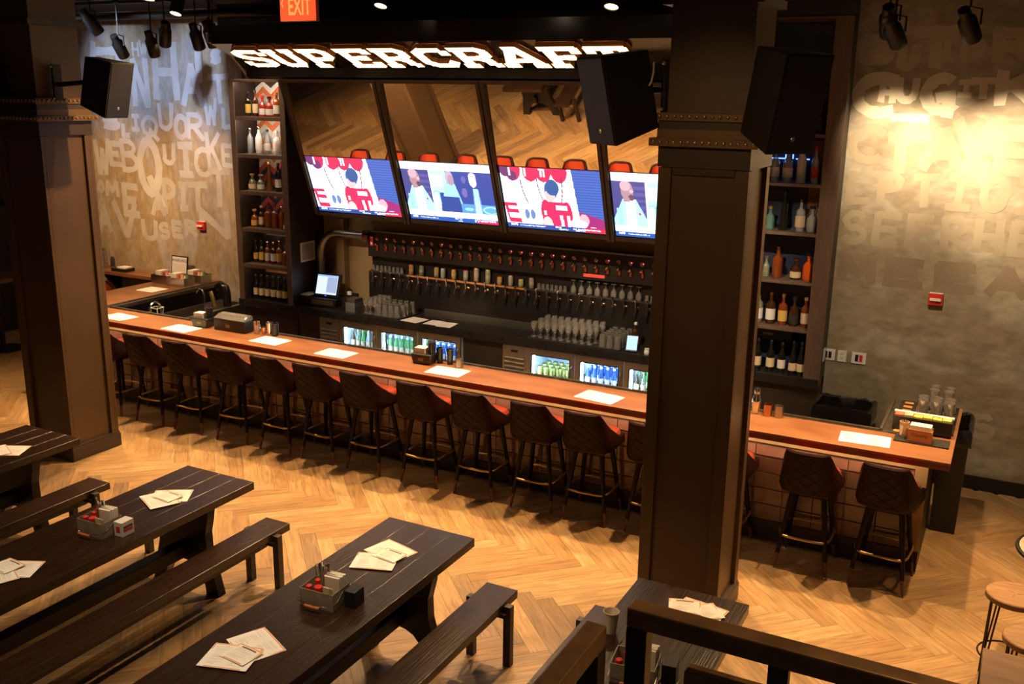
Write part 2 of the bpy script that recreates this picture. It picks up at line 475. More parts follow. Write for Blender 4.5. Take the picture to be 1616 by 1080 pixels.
def ribbon(mb, pts, width, jit, yf, dep, rng):
    """a brush stroke: band of varying width in the wall plane x-z, front at yf"""
    P = [Vector((p[0],p[1])) for p in pts]
    Q = []
    for a, b in zip(P[:-1], P[1:]):
        n = max(1, int((b-a).length/0.07))
        for i in range(n): Q.append(a.lerp(b, i/n))
    Q.append(P[-1])
    Lf, Rt = [], []
    for i, p in enumerate(Q):
        t = Q[min(i+1,len(Q)-1)]-Q[max(i-1,0)]
        t.normalize(); nrm = Vector((-t.y, t.x))
        wd = width*(1+rng.uniform(-jit, jit))/2
        e = 0.0
        if i == 0: e = -width*0.35
        if i == len(Q)-1: e = width*0.35
        Lf.append(p+nrm*wd+t*(e*rng.uniform(0.5,1.3))); Rt.append(p-nrm*wd+t*(e*rng.uniform(0.5,1.3)))
    n = len(Q)
    ys = [yf-0.0009*i/max(1,n-1) for i in range(n)]
    vs = [(p.x, y, p.y) for p, y in zip(Lf, ys)]+[(p.x, y, p.y) for p, y in zip(Rt, ys)]+[(p.x, y+dep, p.y) for p, y in zip(Lf, ys)]+[(p.x, y+dep, p.y) for p, y in zip(Rt, ys)]
    fs = []
    for i in range(n-1):
        fs += [(i, n+i, n+i+1, i+1), (i, i+1, 2*n+i+1, 2*n+i), (n+i+1, n+i, 3*n+i, 3*n+i+1)]
    fs += [(0, 2*n, 3*n, n), (n-1, 2*n-1, 4*n-1, 3*n-1)]
    mb.add(vs, fs)
def paint_word(parent, letters, material, seed):
    """letters: (char, x0, x1, z0, z1, stroke width)"""
    rng = random.Random(seed); mb = MB(); d = 0
    for ch, x0, x1, z0, z1, wd in letters:
        for st in GL[ch]:
            pts = [(x0+wd/2+(x1-x0-wd)*u + rng.uniform(-0.01,0.01), z0+wd/2+(z1-z0-wd)*v) for u, v in st]
            d += 1
            ribbon(mb, pts, wd, 0.13, WY-0.0010-0.00012*(d%12), 0.0008, rng)
    return mb.build('painted_lettering', material, parent)
M_pL = mat('grey_blue_paint', (0.50,0.51,0.55), 0.7, var=0.10, scale=5)
M_pLf = mat('faded_grey_paint', (0.445,0.43,0.42), 0.75, var=0.12, scale=4)
M_pR = mat('cream_paint', (0.60,0.53,0.40), 0.7, var=0.10, scale=5)
M_pRf = mat('faded_cream_paint', (0.40,0.34,0.245), 0.75, var=0.10, scale=4)
M_pRg = mat('ghost_paint', (0.345,0.285,0.195), 0.75, var=0.10, scale=4)
M_pRd = mat('faded_brown_paint', (0.245,0.185,0.125), 0.75, var=0.10, scale=4)
# pixel helper values were turned into wall coordinates beforehand
paint_word(wl, [('H',-11.71,-11.1,3.93,4.25,0.11),('J',-9.8,-9.56,3.65,4.17,0.12),('S',-9.48,-9.27,3.91,4.1,0.07)], M_pL, 1)
paint_word(wl, [('H',-10.89,-10.74,4.01,4.21,0.035),('W',-10.74,-10.58,4.04,4.23,0.035)], M_pL, 2)
paint_word(wl, [('N',-10.94,-10.6,3.33,4.01,0.1),('H',-10.53,-10.05,3.42,4.21,0.115),('A',-10.02,-9.62,3.37,3.94,0.09),('T',-9.55,-9.16,3.4,3.8,0.08)], M_pL, 12)
paint_word(wl, [('S',-11.59,-11.21,3.02,3.24,0.07),('L',-11.21,-11.04,2.92,3.14,0.07),('I',-11.01,-10.82,3.02,3.26,0.06),('Q',-10.82,-10.49,2.92,3.25,0.065),('U',-10.5,-10.19,3.04,3.43,0.07),('O',-10.21,-9.92,2.93,3.28,0.075),('R',-9.97,-9.64,2.93,3.31,0.07),('W',-9.64,-9.39,3.13,3.5,0.05),('L',-9.33,-9.18,3.09,3.38,0.06)], M_pL, 3)
paint_word(wl, [('W',-11.81,-11.48,2.38,2.91,0.08),('E',-11.5,-11.24,2.51,2.88,0.08),('B',-11.28,-10.9,2.44,2.93,0.08),('Q',-10.96,-10.48,2.05,2.96,0.13),('U',-10.46,-10.2,2.58,2.89,0.07),('I',-10.19,-9.86,2.43,2.91,0.1),('C',-9.88,-9.58,2.45,2.86,0.075),('K',-9.64,-9.37,2.55,3.06,0.065),('E',-9.37,-9.18,2.6,2.92,0.06)], M_pL, 4)
paint_word(wl, [('O',-11.81,-11.65,2.12,2.32,0.06),('M',-11.64,-11.35,2.08,2.33,0.07),('E',-11.31,-10.97,1.81,2.31,0.1),('A',-10.75,-10.45,1.86,2.21,0.08),('P',-10.52,-10.23,1.9,2.42,0.09),('I',-10.22,-10.01,1.97,2.37,0.09),('T',-10.03,-9.66,1.95,2.4,0.09),('T',-9.66,-9.24,2.06,2.6,0.09)], M_pLf, 5)
paint_word(wl, [('A',-11.88,-11.56,1.55,1.97,0.09),('V',-11.54,-11.01,1.5,2.06,0.1),('U',-10.98,-10.64,1.5,1.82,0.08),('S',-10.64,-10.41,1.54,1.8,0.07),('E',-10.38,-10.17,1.58,1.84,0.07),('R',-10.14,-9.89,1.62,1.87,0.07),('N',-9.84,-9.3,1.64,2.04,0.1)], M_pLf, 6)
# right wall
paint_word(wr, [('B',-1.47,-1.13,3.90,4.18,0.10),('U',-1.14,-0.94,3.84,4.10,0.08),('T',-1.02,-0.62,3.86,4.24,0.10),('I',-0.82,-0.62,3.93,4.14,0.05),('D',-0.62,-0.40,3.94,4.16,0.07),('R',-0.38,0.02,3.90,4.22,0.10)], M_pRf, 21)
paint_word(wr, [('C',-1.50,-1.06,3.42,3.84,0.11),('H',-1.26,-1.10,3.56,3.76,0.06),('U',-1.12,-0.90,3.56,3.80,0.07),('G',-0.90,-0.58,3.46,3.84,0.10),('I',-0.60,-0.46,3.62,3.78,0.05),('T',-0.50,-0.28,3.60,3.80,0.06),('K',-0.30,0.06,3.54,3.88,0.10),('-',-1.14,-0.78,3.38,3.50,0.07)], M_pR, 22)
paint_word(wr, [('C',-1.48,-1.14,3.00,3.36,0.08),('T',-1.16,-0.86,2.92,3.32,0.10),('A',-0.86,-0.46,2.96,3.38,0.11),('V',-0.60,-0.20,3.05,3.46,0.10),('E',-0.24,0.10,2.95,3.36,0.10)], M_pRg, 23)
for wd_, z0, z1, sw, mm, sd in [('LPTIOI',2.62,2.95,0.07,M_pRg,24),('SEERHE',2.24,2.58,0.07,M_pRg,25),('MEEA',1.86,2.16,0.09,M_pRd,26)]:
    n = len(wd_); step = 1.75/n
    paint_word(wr, [(c, -1.47+i*step, -1.47+i*step+step*0.85, z0, z1, sw) for i, c in enumerate(wd_)], mm, sd)
paint_word(wr, [('S',-0.42,-0.16,0.50,0.76,0.06),('S',-0.14,0.10,0.50,0.76,0.06)], M_pRf, 27)

# ------------------------------------------------------------------ riveted steel columns
M_col = mat('brown_painted_steel', (0.105,0.062,0.030), 0.42, var=0.10, scale=3, bump=0.06)
M_col2 = mat('dark_painted_steel', (0.050,0.034,0.026), 0.42, var=0.12, scale=3, bump=0.06)
M_colband = mat('bronze_band', (0.17,0.105,0.055), 0.38, 0.2, var=0.1, scale=6)
M_rivet = mat('rivet_metal', (0.34,0.23,0.13), 0.3, 0.5)
rivet_me = MB().lathe([(0.0001,0.0),(0.013,0.0),(0.012,0.006),(0.008,0.011),(0,0.013)], 8).mesh('rivet')
rivet_me.materials.append(M_rivet)
def column(x0, x1, y0, y1, label):
    cx, cy = (x0+x1)/2, (y0+y1)/2; hw, hd = (x1-x0)/2, (y1-y0)/2
    t = thing('steel_column', label, 'column', (cx, cy, 0), 0, 'riveted steel columns')
    MB().box(-hw+0.03, hw-0.03, -hd+0.03, hd-0.03, 0.02, 3.20).build('shaft', M_col, t)
    MB().box(-hw+0.03, hw-0.03, -hd+0.03, hd-0.03, 3.20, ZC).build('upper_shaft', M_col, t)
    for sx in (-1, 1):
        for sy in (-1, 1):
            m = MB()
            a, b = sorted((sx*hw, sx*(hw-0.085))); c, d = sorted((sy*hd, sy*(hd-0.012-0.02)))
            m.box(a, b, c, d, 0.15, 3.16)
            a2, b2 = sorted((sx*hw, sx*(hw-0.032))); c2, d2 = sorted((sy*(hd-0.032), sy*(hd-0.085)))
            m.box(a2, b2, c2, d2, 0.15, 3.16)
            m.build('corner_angle', M_col, t, bevel=0.003)
    m = MB()
    e = 0.012
    m.box(-hw-e, hw+e, -hd-e, hd+e, 0.0, 0.135); m.box(-hw-e/2, hw+e/2, -hd-e/2, hd+e/2, 0.135, 0.155)
    m.build('base_plinth', M_col2, t, bevel=0.004)
    m = MB().box(-hw-0.005, hw+0.005, -hd-0.005, hd+0.005, 3.165, 3.295)
    m.box(-hw+0.09, hw-0.09, -hd+0.005, hd-0.005, 3.12, 3.165)
    m.build('neck_plate', M_col2, t)  # shade under the lower band put into the darker steel
    bandlo = MB().box(-hw-0.055, hw+0.055, -hd-0.055, hd+0.055, 3.295, 3.345).build('lower_rivet_band', M_colband, t, bevel=0.003)
    MB().box(-hw-0.015, hw+0.015, -hd-0.015, hd+0.015, 3.345, 3.40).build('band_collar', M_colband, t)
    MB().box(-hw-0.012, hw+0.012, -hd-0.012, hd+0.012, 3.40, 3.45).build('collar_recess', M_col2, t)
    bandhi = MB().box(-hw-0.03, hw+0.03, -hd-0.03, hd+0.03, 3.45, 3.50).build('upper_rivet_band', M_colband, t, bevel=0.003)
    for band, ext, z in ((bandlo, 0.055, 3.322), (bandhi, 0.03, 3.477)):
        X = hw+ext; Y = hd+ext; n = 15 if ext > 0.04 else 13
        for i in range(n):
            for face in ('front','right'):
                o = bpy.data.objects.new('rivet', rivet_me); COL.objects.link(o); o.parent = band
                if face == 'front':
                    o.location = (-X+0.03+(2*X-0.06)*i/(n-1), -Y, z); o.rotation_euler = (PI/2, 0, 0)
                else:
                    o.location = (X, -Y+0.03+(2*Y-0.06)*i/(n-1), z); o.rotation_euler = (0, PI/2, 0)
    MB().box(-hw-0.02, hw+0.02, -hd-0.02, hd+0.02, 4.14, 4.19).build('cap_plate', M_col2, t)
    return t
column(-8.57, -7.95, 5.94, 6.50, 'riveted brown steel column at the left, beside the far left table')
column(-2.05, -1.47, 5.94, 6.50, 'riveted brown steel column at the right, in front of the bar')

def speaker(loc, yaw, pitch, size, label, arm_to, group='loudspeakers on the columns'):
    w_, d_, h_ = size
    t = thing('loudspeaker', label, 'speaker', loc, 0, group)
    R = Matrix.Rotation(yaw, 4, 'Z') @ Matrix.Rotation(pitch, 4, 'X')
    b = MB().hexa([(-w_/2,-d_/2,-h_/2),(w_/2,-d_/2,-h_/2),(w_*0.30,d_/2,-h_/2+0.03),(-w_*0.30,d_/2,-h_/2+0.03)],
                  [(-w_/2,-d_/2,h_/2),(w_/2,-d_/2,h_/2),(w_*0.30,d_/2,h_/2-0.03),(-w_*0.30,d_/2,h_/2-0.03)]).xform(R)
    b.build('cabinet', mat('speaker_black', (0.013,0.011,0.010), 0.55), t, bevel=0.006)
    MB().box(-w_/2+0.012, w_/2-0.012, -d_/2-0.006, -d_/2-0.001, -h_/2+0.012, h_/2-0.012).xform(R).build('grille', mat('speaker_grille', (0.010,0.010,0.011), 0.35, bump=0.4, scale=300), t)
    MB().lathe([(0.0001,0),(0.014,0),(0.012,0.003),(0,0.003)], 10).xform(R @ Matrix.Translation((0.0,-d_/2-0.006,-h_/2+0.09)) @ Matrix.Rotation(PI/2,4,'X')).build('badge', M_steel, t)
    at = Vector(arm_to)-Vector(loc)
    MB().tube([tuple(R @ Vector((0,d_/2-0.02,0))), tuple(at+Vector((0,0,-0.02)))], 0.022, 8).build('bracket_arm', M_black, t)
    m = MB().box(at.x-0.012, at.x+0.012, at.y-0.045, at.y+0.045, at.z-0.16, at.z+0.16)
    m.build('wall_plate', M_black, t)
    for dz in (-0.14, 0.14):
        MB().sphere((at.x, at.y-0.048, at.z+dz), 0.012, 8, 5).build('bolt', M_steel, t)
    return t
speaker((-2.27,5.80,3.60), math.radians(-38), math.radians(13), (0.33,0.36,0.54), 'black loudspeaker on the left side of the right column, below the sign', (-2.085,6.1,3.66))
speaker((-1.27,5.73,3.60), math.radians(50), math.radians(13), (0.32,0.36,0.56), 'black loudspeaker on the right side of the right column', (-1.435,6.1,3.66))
speaker((-7.45,6.28,3.615), math.radians(98), math.radians(14), (0.30,0.34,0.50), 'black loudspeaker on the right side of the left column, bluish front', (-7.915,6.15,3.64))
speaker((-8.60,5.50,3.62), math.radians(8), math.radians(13), (0.34,0.38,0.54), 'black loudspeaker at the left edge, on the left column', (-8.35,5.90,3.66))
tag(MB().tube([(-2.10,5.90,3.80),(-2.085,5.86,3.74),(-2.09,5.84,3.68),(-2.13,5.85,3.63),(-2.16,5.88,3.66)], 0.006, 6).build('speaker_cable', M_white, smooth=True), 'white cable hanging behind the loudspeaker left of the right column', 'cable')

# ------------------------------------------------------------------ sign canopy and channel letters
m = MB().prism([(8.32,4.085),(8.845,3.890),(8.855,3.745),(9.10,3.745),(9.10,4.28),(8.32,4.28)], 'x', -8.12, -2.36)
cano = m.build('sign_canopy', mat('gloss_black_panel', (0.010,0.008,0.007), 0.16, var=0.2, scale=2)); tag(cano, 'glossy black sloped canopy carrying the lit letters above the televisions', 'canopy')
MB().prism([(8.28,4.10),(8.44,4.085),(8.64,3.97),(8.81,3.83),(8.90,3.72),(8.95,3.74),(8.88,3.90),(8.70,4.07),(8.48,4.18),(8.28,4.20)], 'x', -8.16, -8.121).build('end_plate', M_steeldark, cano, bevel=0.004)
for x in (-7.2,-5.2,-3.2): MB().tube([(x,8.9,4.28),(x,8.9,ZC)], 0.02, 8).build('hanger', M_black, cano)
SL = {
 'S': [[(0.90,0.66),(0.90,0.84)],[(0.88,0.86),(0.30,0.88)],[(0.30,0.88),(0.14,0.80),(0.14,0.64),(0.28,0.56),(0.72,0.46),(0.86,0.36),(0.86,0.20),(0.70,0.12)],[(0.70,0.12),(0.10,0.12)],[(0.10,0.34),(0.10,0.12)]],
 'U': [[(0,0.90),(0.42,0.90)],[(0.58,0.90),(1,0.90)],[(0.20,0.95),(0.20,0.28),(0.32,0.12),(0.68,0.12),(0.80,0.28),(0.80,0.95)]],
 'P': [[(0.22,0),(0.22,1)],[(0,0.90),(0.70,0.90),(0.86,0.80),(0.86,0.58),(0.70,0.46),(0.22,0.46)],[(0,0.10),(0.50,0.10)]],
 'E': [[(0.20,0),(0.20,1)],[(0,0.90),(0.96,0.90)],[(0.88,0.94),(0.88,0.70)],[(0.20,0.50),(0.70,0.50)],[(0.66,0.38),(0.66,0.62)],[(0,0.10),(0.96,0.10)],[(0.88,0.06),(0.88,0.30)]],
 'R': [[(0.20,0),(0.20,1)],[(0,0.90),(0.68,0.90),(0.82,0.80),(0.82,0.60),(0.68,0.48),(0.20,0.48)],[(0,0.10),(0.42,0.10)],[(0.55,0.48),(0.76,0.34),(0.78,0.12),(1,0.12)]],
 'C': [[(0.88,0.62),(0.88,0.86)],[(0.86,0.88),(0.34,0.88),(0.14,0.74),(0.14,0.26),(0.34,0.12),(0.76,0.12),(0.90,0.28)]],
 'A': [[(0.14,0.10),(0.46,0.92)],[(0.54,0.92),(0.86,0.10)],[(0.30,0.92),(0.62,0.92)],[(0.28,0.34),(0.72,0.34)],[(0,0.10),(0.34,0.10)],[(0.66,0.10),(1,0.10)]],
 'F': [[(0.22,0),(0.22,1)],[(0,0.90),(0.98,0.90)],[(0.90,0.94),(0.90,0.66)],[(0.22,0.48),(0.70,0.48)],[(0.66,0.36),(0.66,0.60)],[(0,0.10),(0.50,0.10)]],
 'T': [[(0.50,0),(0.50,1)],[(0.02,0.90),(0.98,0.90)],[(0.08,0.94),(0.08,0.66)],[(0.92,0.94),(0.92,0.66)],[(0.26,0.10),(0.74,0.10)]],
}
M_face = mat('lit_letter_face', (0.9,0.7,0.4), 0.5, emit=(1.0,0.70,0.36), es=2.6)
M_ret = mat('orange_letter_return', (0.75,0.33,0.08), 0.5)  # orange glow of the sign put into the return colour
M_bulb = mat('letter_bulb', (1,0.9,0.7), 0.4, emit=(1.0,0.82,0.55), es=14.0)
bulb_me = MB().sphere((0,0,0), 0.012, 8, 5).mesh('bulb'); bulb_me.materials.append(M_bulb)
slope = Vector((0, 0.525, -0.195)).normalized()     # runs down the canopy
nrm = Vector((0, -0.195, -0.525)).normalized()      # faces down and out to the room
def letter(ch, x0, x1, idx):
    t = thing('channel_letter', f'warm lit slab letter {ch} of the bar sign, {ORD[idx]} letter from the left', 'sign letter', ((x0+x1)/2, 8.365, 4.0685), 0, 'lit letters of the bar sign')
    wd, hg, dp = x1-x0, 0.495, 0.05
    sw = 0.115
    def P(u, v, d):  # u 0..1 across, v 0..1 up, d depth off the canopy
        p = slope*((1-v)*hg) + nrm*d
        return ((u-0.5)*wd, p.y, p.z)
    mf, mr = MB(), MB(); n = 0; pts_all = []
    for st in SL[ch]:
        for (a, b) in zip(st[:-1], st[1:]):
            A = Vector((a[0]*wd, a[1]*hg)); B = Vector((b[0]*wd, b[1]*hg))
            tt = (B-A); L = tt.length; tt.normalize(); nn = Vector((-tt.y, tt.x))
            diag = abs(tt.x) > 0.15 and abs(tt.y) > 0.15
            ws = sw if abs(tt.y) > 0.5 else sw*0.85
            ext = 0.03 if diag else 0.0
            A2, B2 = A-tt*ext, B+tt*ext
            q = [A2-nn*ws/2, B2-nn*ws/2, B2+nn*ws/2, A2+nn*ws/2]
            q = [Vector((min(max(p.x,-0.01),wd+0.01), min(max(p.y,-0.005),hg+0.005))) for p in q]
            n += 1
            dd = dp-0.0006*(n % 6)
            low = [P(p.x/wd, p.y/hg, 0.002) for p in q]; hi = [P(p.x/wd, p.y/hg, dd) for p in q]
            mf.add(hi, [(0,1,2,3)])
            mr.add(low+hi, [(0,1,5,4),(1,2,6,5),(2,3,7,6),(3,0,4,7)])
            k = max(1, int(L/0.10))
            for i in range(k):
                pts_all.append(A.lerp(B, (i+0.5)/k))
    mf.build('lit_face', M_face, t); mr.build('letter_return', M_ret, t)
    for p in pts_all:
        o = bpy.data.objects.new('bulb', bulb_me); COL.objects.link(o); o.parent = t
        o.location = P(min(max(p.x/wd,0.06),0.94), min(max(p.y/hg,0.08),0.92), dp+0.006)
    return t
for i, (ch, x0, x1) in enumerate([('S',-7.95,-7.50),('U',-7.48,-7.07),('P',-7.00,-6.62),('E',-6.50,-6.10),('R',-6.05,-5.63),('C',-5.58,-5.15),('R',-5.12,-4.68),('A',-4.66,-4.17),('F',-4.14,-3.74),('T',-3.67,-3.26)]):
    letter(ch, x0, x1, i)

# ------------------------------------------------------------------ televisions and mirrors in a tilted steel frame
TB, TT = Vector((0, 9.44, 2.165)), Vector((0, 8.867, 3.737))
updir = (TT-TB); TL = updir.length-0.012; updir.normalize()
tn = Vector((0, -updir.z, updir.y))     # facing the room and down
if tn.y > 0: tn = -tn
def PT(x, s, d=0.0):
    p = TB + updir*s + tn*d; return (x, p.y, p.z)
def slab(mb, x0, x1, s0, s1, d0, d1):
    return mb.hexa([PT(x0,s0,d0),PT(x1,s0,d0),PT(x1,s0,d1),PT(x0,s0,d1)], [PT(x0,s1,d0),PT(x1,s1,d0),PT(x1,s1,d1),PT(x0,s1,d1)])
XM = [-7.615, -6.305, -5.02, -3.74, -2.46]
fr = thing('television_rack', 'dark steel frame holding the tilted televisions and mirrors', 'frame', (0,0,0))
M_fr = mat('dark_steel_frame', (0.05,0.037,0.03), 0.35, 0.5, var=0.15, scale=6)
for i, x in enumerate(XM):
    if i == 0: slab(MB(), x-0.03, x+0.01, -0.03, TL, -0.06, 0.03).build('mullion', M_fr, fr)
    else:
        slab(MB(), x-0.045, x-0.006, -0.06, TL, -0.06, 0.03).build('mullion', M_fr, fr)
        slab(MB(), x+0.006, x+0.045, -0.06, TL, -0.06, 0.03).build('mullion', M_fr, fr)
slab(MB(), XM[0]-0.028, XM[-1]+0.045, TL-0.035, TL, -0.08, 0.02).build('top_rail', M_fr, fr)
slab(MB(), XM[0]-0.028, XM[-1]+0.045, -0.05, -0.006, -0.08, 0.01).build('bottom_rail', M_fr, fr)
slab(MB(), XM[0]-0.028, XM[-1]+0.045, -0.02, TL, -0.10, -0.065).build('back_board', M_dark, fr)
for x in XM: MB().box(x-0.02, x+0.02, 9.30, 10.095, 2.62, 2.66).build('wall_arm', M_fr, fr)
M_mirror = mat('mirror', (0.86,0.82,0.78), 0.01, 1.0)

def raster_game(W_, H_):
    yy, xx = np.mgrid[0:H_, 0:W_]; u = (xx+0.5)/W_; v = 1-(yy+0.5)/H_
    im = np.zeros((H_, W_, 3)); im[:] = (0.55,0.72,0.95)
    def rect(x0,x1,y0,y1,c): im[(u>=x0)&(u<x1)&(v>=y0)&(v<y1)] = c
    def ell(cx,cy,rx,ry,c): im[((u-cx)/rx)**2+((v-cy)/ry)**2 < 1] = c
    def par(x0,x1,y0,y1,k,c): im[(u-k*(v-y0)>=x0)&(u-k*(v-y0)<x1)&(v>=y0)&(v<y1)] = c
    W1, RED, DK, NAVY = (0.92,0.96,1.0), (0.50,0.02,0.07), (0.10,0.03,0.10), (0.02,0.05,0.22)
    rect(0,0.74,0,1,(0.80,0.90,1.0))
    par(0.05,0.16,0.35,0.85,-0.05,(0.62,0.80,0.98)); par(0.42,0.50,0.5,0.85,0,(0.62,0.78,0.95))
    for cx, k in ((0.13,0),(0.31,0),(0.44,0.02),(0.60,0)):
        ell(cx,0.98,0.085,0.2,RED)
    ell(0.12,0.86,0.05,0.08,DK); ell(0.05,0.98,0.06,0.14,DK)
    for cx in (0.10,0.23,0.26,0.42,0.45,0.70,0.73): rect(cx-0.008,cx+0.008,0.86,0.99,W1)
    rect(0.40,0.46,0.97,0.99,W1); rect(0.68,0.74,0.97,0.99,W1); rect(0.68,0.74,0.91,0.93,W1)
    for x0 in (0.20,0.37,0.62):
        for q in np.linspace(0,1,40):
            ell(x0+0.05*q**2*(1 if x0<0.5 else -0.6), 0.85-0.42*q, 0.005,0.014,DK)
    rect(0.20,0.31,0.16,0.42,(0.86,0.92,1.0)); ell(0.225,0.24,0.024,0.08,(0.10,0.16,0.34)); ell(0.285,0.24,0.024,0.08,(0.10,0.16,0.34))
    par(0.03,0.16,0.08,0.42,-0.1,RED); par(0.04,0.17,0.16,0.24,-0.1,W1); par(0.04,0.15,0.31,0.36,-0.1,W1)
    ell(0.50,0.66,0.065,0.15,(0.05,0.10,0.24)); ell(0.485,0.57,0.052,0.10,(0.55,0.36,0.36)); ell(0.515,0.70,0.068,0.13,(0.03,0.07,0.20))
    im[(np.abs(u-0.53)<0.135+0.05*(0.45-v))&(v<0.47)&(v>0.05)] = (0.58,0.02,0.08)
    ell(0.43,0.30,0.055,0.20,(0.55,0.02,0.07)); ell(0.64,0.28,0.05,0.20,(0.55,0.02,0.07))
    rect(0.53,0.645,0.34,0.42,W1); rect(0.405,0.43,0.24,0.32,W1)
    par(0.57,0.60,0.03,0.26,-0.05,W1); par(0.63,0.66,0.03,0.26,0.0,W1)
    ell(0.43,0.10,0.05,0.12,(0.62,0.42,0.40))
    im[(u>0.745-0.05*(v-0.5))] = (0.05,0.10,0.34)
    im[(u>0.745-0.05*(v-0.5))&(((yy//2)%2)==0)] = (0.035,0.07,0.27)
    im[(u>0.76)&(v<0.34-0.5*(u-0.76))] = (0.24,0.02,0.12)
    ell(0.80,0.20,0.05,0.10,(0.75,0.30,0.35)); ell(0.74,0.13,0.09,0.07,W1)
    rect(0,1,0,0.075,NAVY); rect(0.80,1,0,0.075,(0.45,0.02,0.05))
    rng = np.random.default_rng(3)
    for x0, x1, y0, y1, c in ((0.03,0.11,0.035,0.065,W1),(0.13,0.40,0.035,0.058,(0.5,0.6,0.8)),(0.50,0.56,0.045,0.065,W1),(0.53,0.63,0.010,0.034,(0.6,0.7,0.3)),(0.68,0.95,0.035,0.058,(0.7,0.7,0.85)),(0.70,0.80,0.010,0.03,(0.7,0.7,0.85)),(0.86,0.92,0.085,0.10,W1)):
        msk = (u>=x0)&(u<x1)&(v>=y0)&(v<y1)&(rng.random((H_,W_))>0.25); im[msk] = c
    return im
def raster_talk(W_, H_):
    yy, xx = np.mgrid[0:H_, 0:W_]; u = (xx+0.5)/W_; v = 1-(yy+0.5)/H_
    im = np.zeros((H_, W_, 3)); im[:] = (0.03,0.05,0.22)
    def rect(x0,x1,y0,y1,c): im[(u>=x0)&(u<x1)&(v>=y0)&(v<y1)] = c
    def ell(cx,cy,rx,ry,c): im[((u-cx)/rx)**2+((v-cy)/ry)**2 < 1] = c
    def trap(cx,w0,w1,y0,y1,c):
        k = np.clip((v-y0)/(y1-y0),0,1); im[(np.abs(u-cx)<(w0+(w1-w0)*k))&(v>=y0)&(v<y1)] = c
    W1, JK, SK = (0.92,0.96,1.0), (0.32,0.68,0.90), (0.30,0.17,0.20)
    rect(0,0.31,0.18,0.87,(0.05,0.05,0.17)); 
    for k in range(6): rect(0.20,0.31,0.25+0.1*k,0.30+0.1*k,(0.08,0.07,0.22))
    trap(0.155,0.20,0.06,0.13,0.60,JK); trap(0.165,0.05,0.04,0.13,0.60,W1); trap(0.06,0.02,0.03,0.18,0.45,(0.25,0.58,0.82))
    ell(0.14,0.72,0.058,0.15,SK); ell(0.125,0.80,0.05,0.08,(0.42,0.28,0.32)); ell(0.175,0.62,0.025,0.05,(0.10,0.05,0.08)); ell(0.18,0.72,0.02,0.03,(0.45,0.30,0.32)); rect(0.10,0.16,0.55,0.62,SK)
    ell(0.245,0.37,0.012,0.02,(0.4,0.05,0.2))
    rect(0.31,0.325,0.12,0.87,W1)
    rect(0.325,0.50,0.50,0.87,(0.35,0.85,0.85)); rect(0.325,0.46,0.60,0.80,(0.55,0.92,0.92)); rect(0.325,0.40,0.18,0.52,(0.20,0.60,0.80)); trap(0.36,0.05,0.02,0.16,0.5,(0.45,0.8,0.95))
    trap(0.53,0.14,0.055,0.14,0.66,(0.26,0.60,0.86)); ell(0.535,0.76,0.045,0.12,(0.35,0.28,0.36)); ell(0.55,0.72,0.035,0.09,(0.30,0.20,0.26)); trap(0.51,0.13,0.10,0.13,0.44,(0.03,0.05,0.20))
    ell(0.69,0.74,0.025,0.06,(0.10,0.09,0.28)); ell(0.68,0.52,0.03,0.08,(0.12,0.10,0.3))
    ell(0.79,0.73,0.04,0.11,(0.80,0.66,0.68)); ell(0.79,0.80,0.04,0.06,(0.55,0.55,0.66)); trap(0.805,0.055,0.03,0.10,0.60,(0.10,0.14,0.42)); trap(0.805,0.035,0.025,0.10,0.60,(0.30,0.78,0.95))
    rect(0.62,1,0.14,0.33,(0.08,0.22,0.45)); ell(0.94,0.24,0.09,0.07,(0.25,0.50,0.70)); ell(0.94,0.24,0.07,0.045,(0.10,0.28,0.5)); ell(0.70,0.24,0.05,0.03,(0.2,0.45,0.65)); trap(0.805,0.04,0.03,0.12,0.36,(0.35,0.75,0.92))
    rect(0,1,0.87,1.0,(0.90,0.95,1.0)); rect(0.0,1,0.075,0.165,(0.90,0.93,0.98)); rect(0,1,0,0.075,(0.02,0.07,0.30)); rect(0.76,1,0,0.055,(0.45,0.02,0.06))
    rng = np.random.default_rng(5)
    for x0, x1, y0, y1, c in ((0.08,0.85,0.10,0.14,(0.75,0.55,0.6)),(0.03,0.09,0.03,0.06,W1),(0.12,0.33,0.035,0.058,(0.5,0.6,0.85)),(0.52,0.60,0.045,0.065,W1),(0.54,0.60,0.012,0.035,(0.5,0.75,0.4)),(0.74,0.78,0.02,0.06,W1),(0.78,0.97,0.035,0.06,(0.75,0.6,0.7))):
        msk = (u>=x0)&(u<x1)&(v>=y0)&(v<y1)&(rng.random((H_,W_))>0.4); im[msk] = c
    return im
def screen_mesh(im, name):
    H_, W_, _ = im.shape
    xs = np.linspace(-0.5,0.5,W_+1); ys = np.linspace(0.5,-0.5,H_+1)
    vs = [(x,y,0) for y in ys for x in xs]
    fs = [((j+1)*(W_+1)+i,(j+1)*(W_+1)+i+1,j*(W_+1)+i+1,j*(W_+1)+i) for j in range(H_) for i in range(W_)]
    me = bpy.data.meshes.new(name); me.from_pydata(vs, [], fs)
    at = me.attributes.new('picture', 'FLOAT_COLOR', 'FACE')
    c = np.ones((H_*W_,4), dtype=np.float32); c[:,:3] = im.reshape(-1,3); at.data.foreach_set('color', c.ravel())
    me.materials.append(attr_mat('screen_picture', 'picture', 0.25, emit=1.9))
    return me
SM = [screen_mesh(raster_game(168,94), 'screen_game'), screen_mesh(raster_talk(168,94), 'screen_talk')]
SH = 0.735
ang = math.atan2(updir.z, updir.y)
TVL = ['television showing football players in red jerseys, leftmost of the row', 'television showing two suited men talking, second from the left', 'television showing football players in red jerseys, beside the right column', 'television showing a suited man, half hidden by the right column']
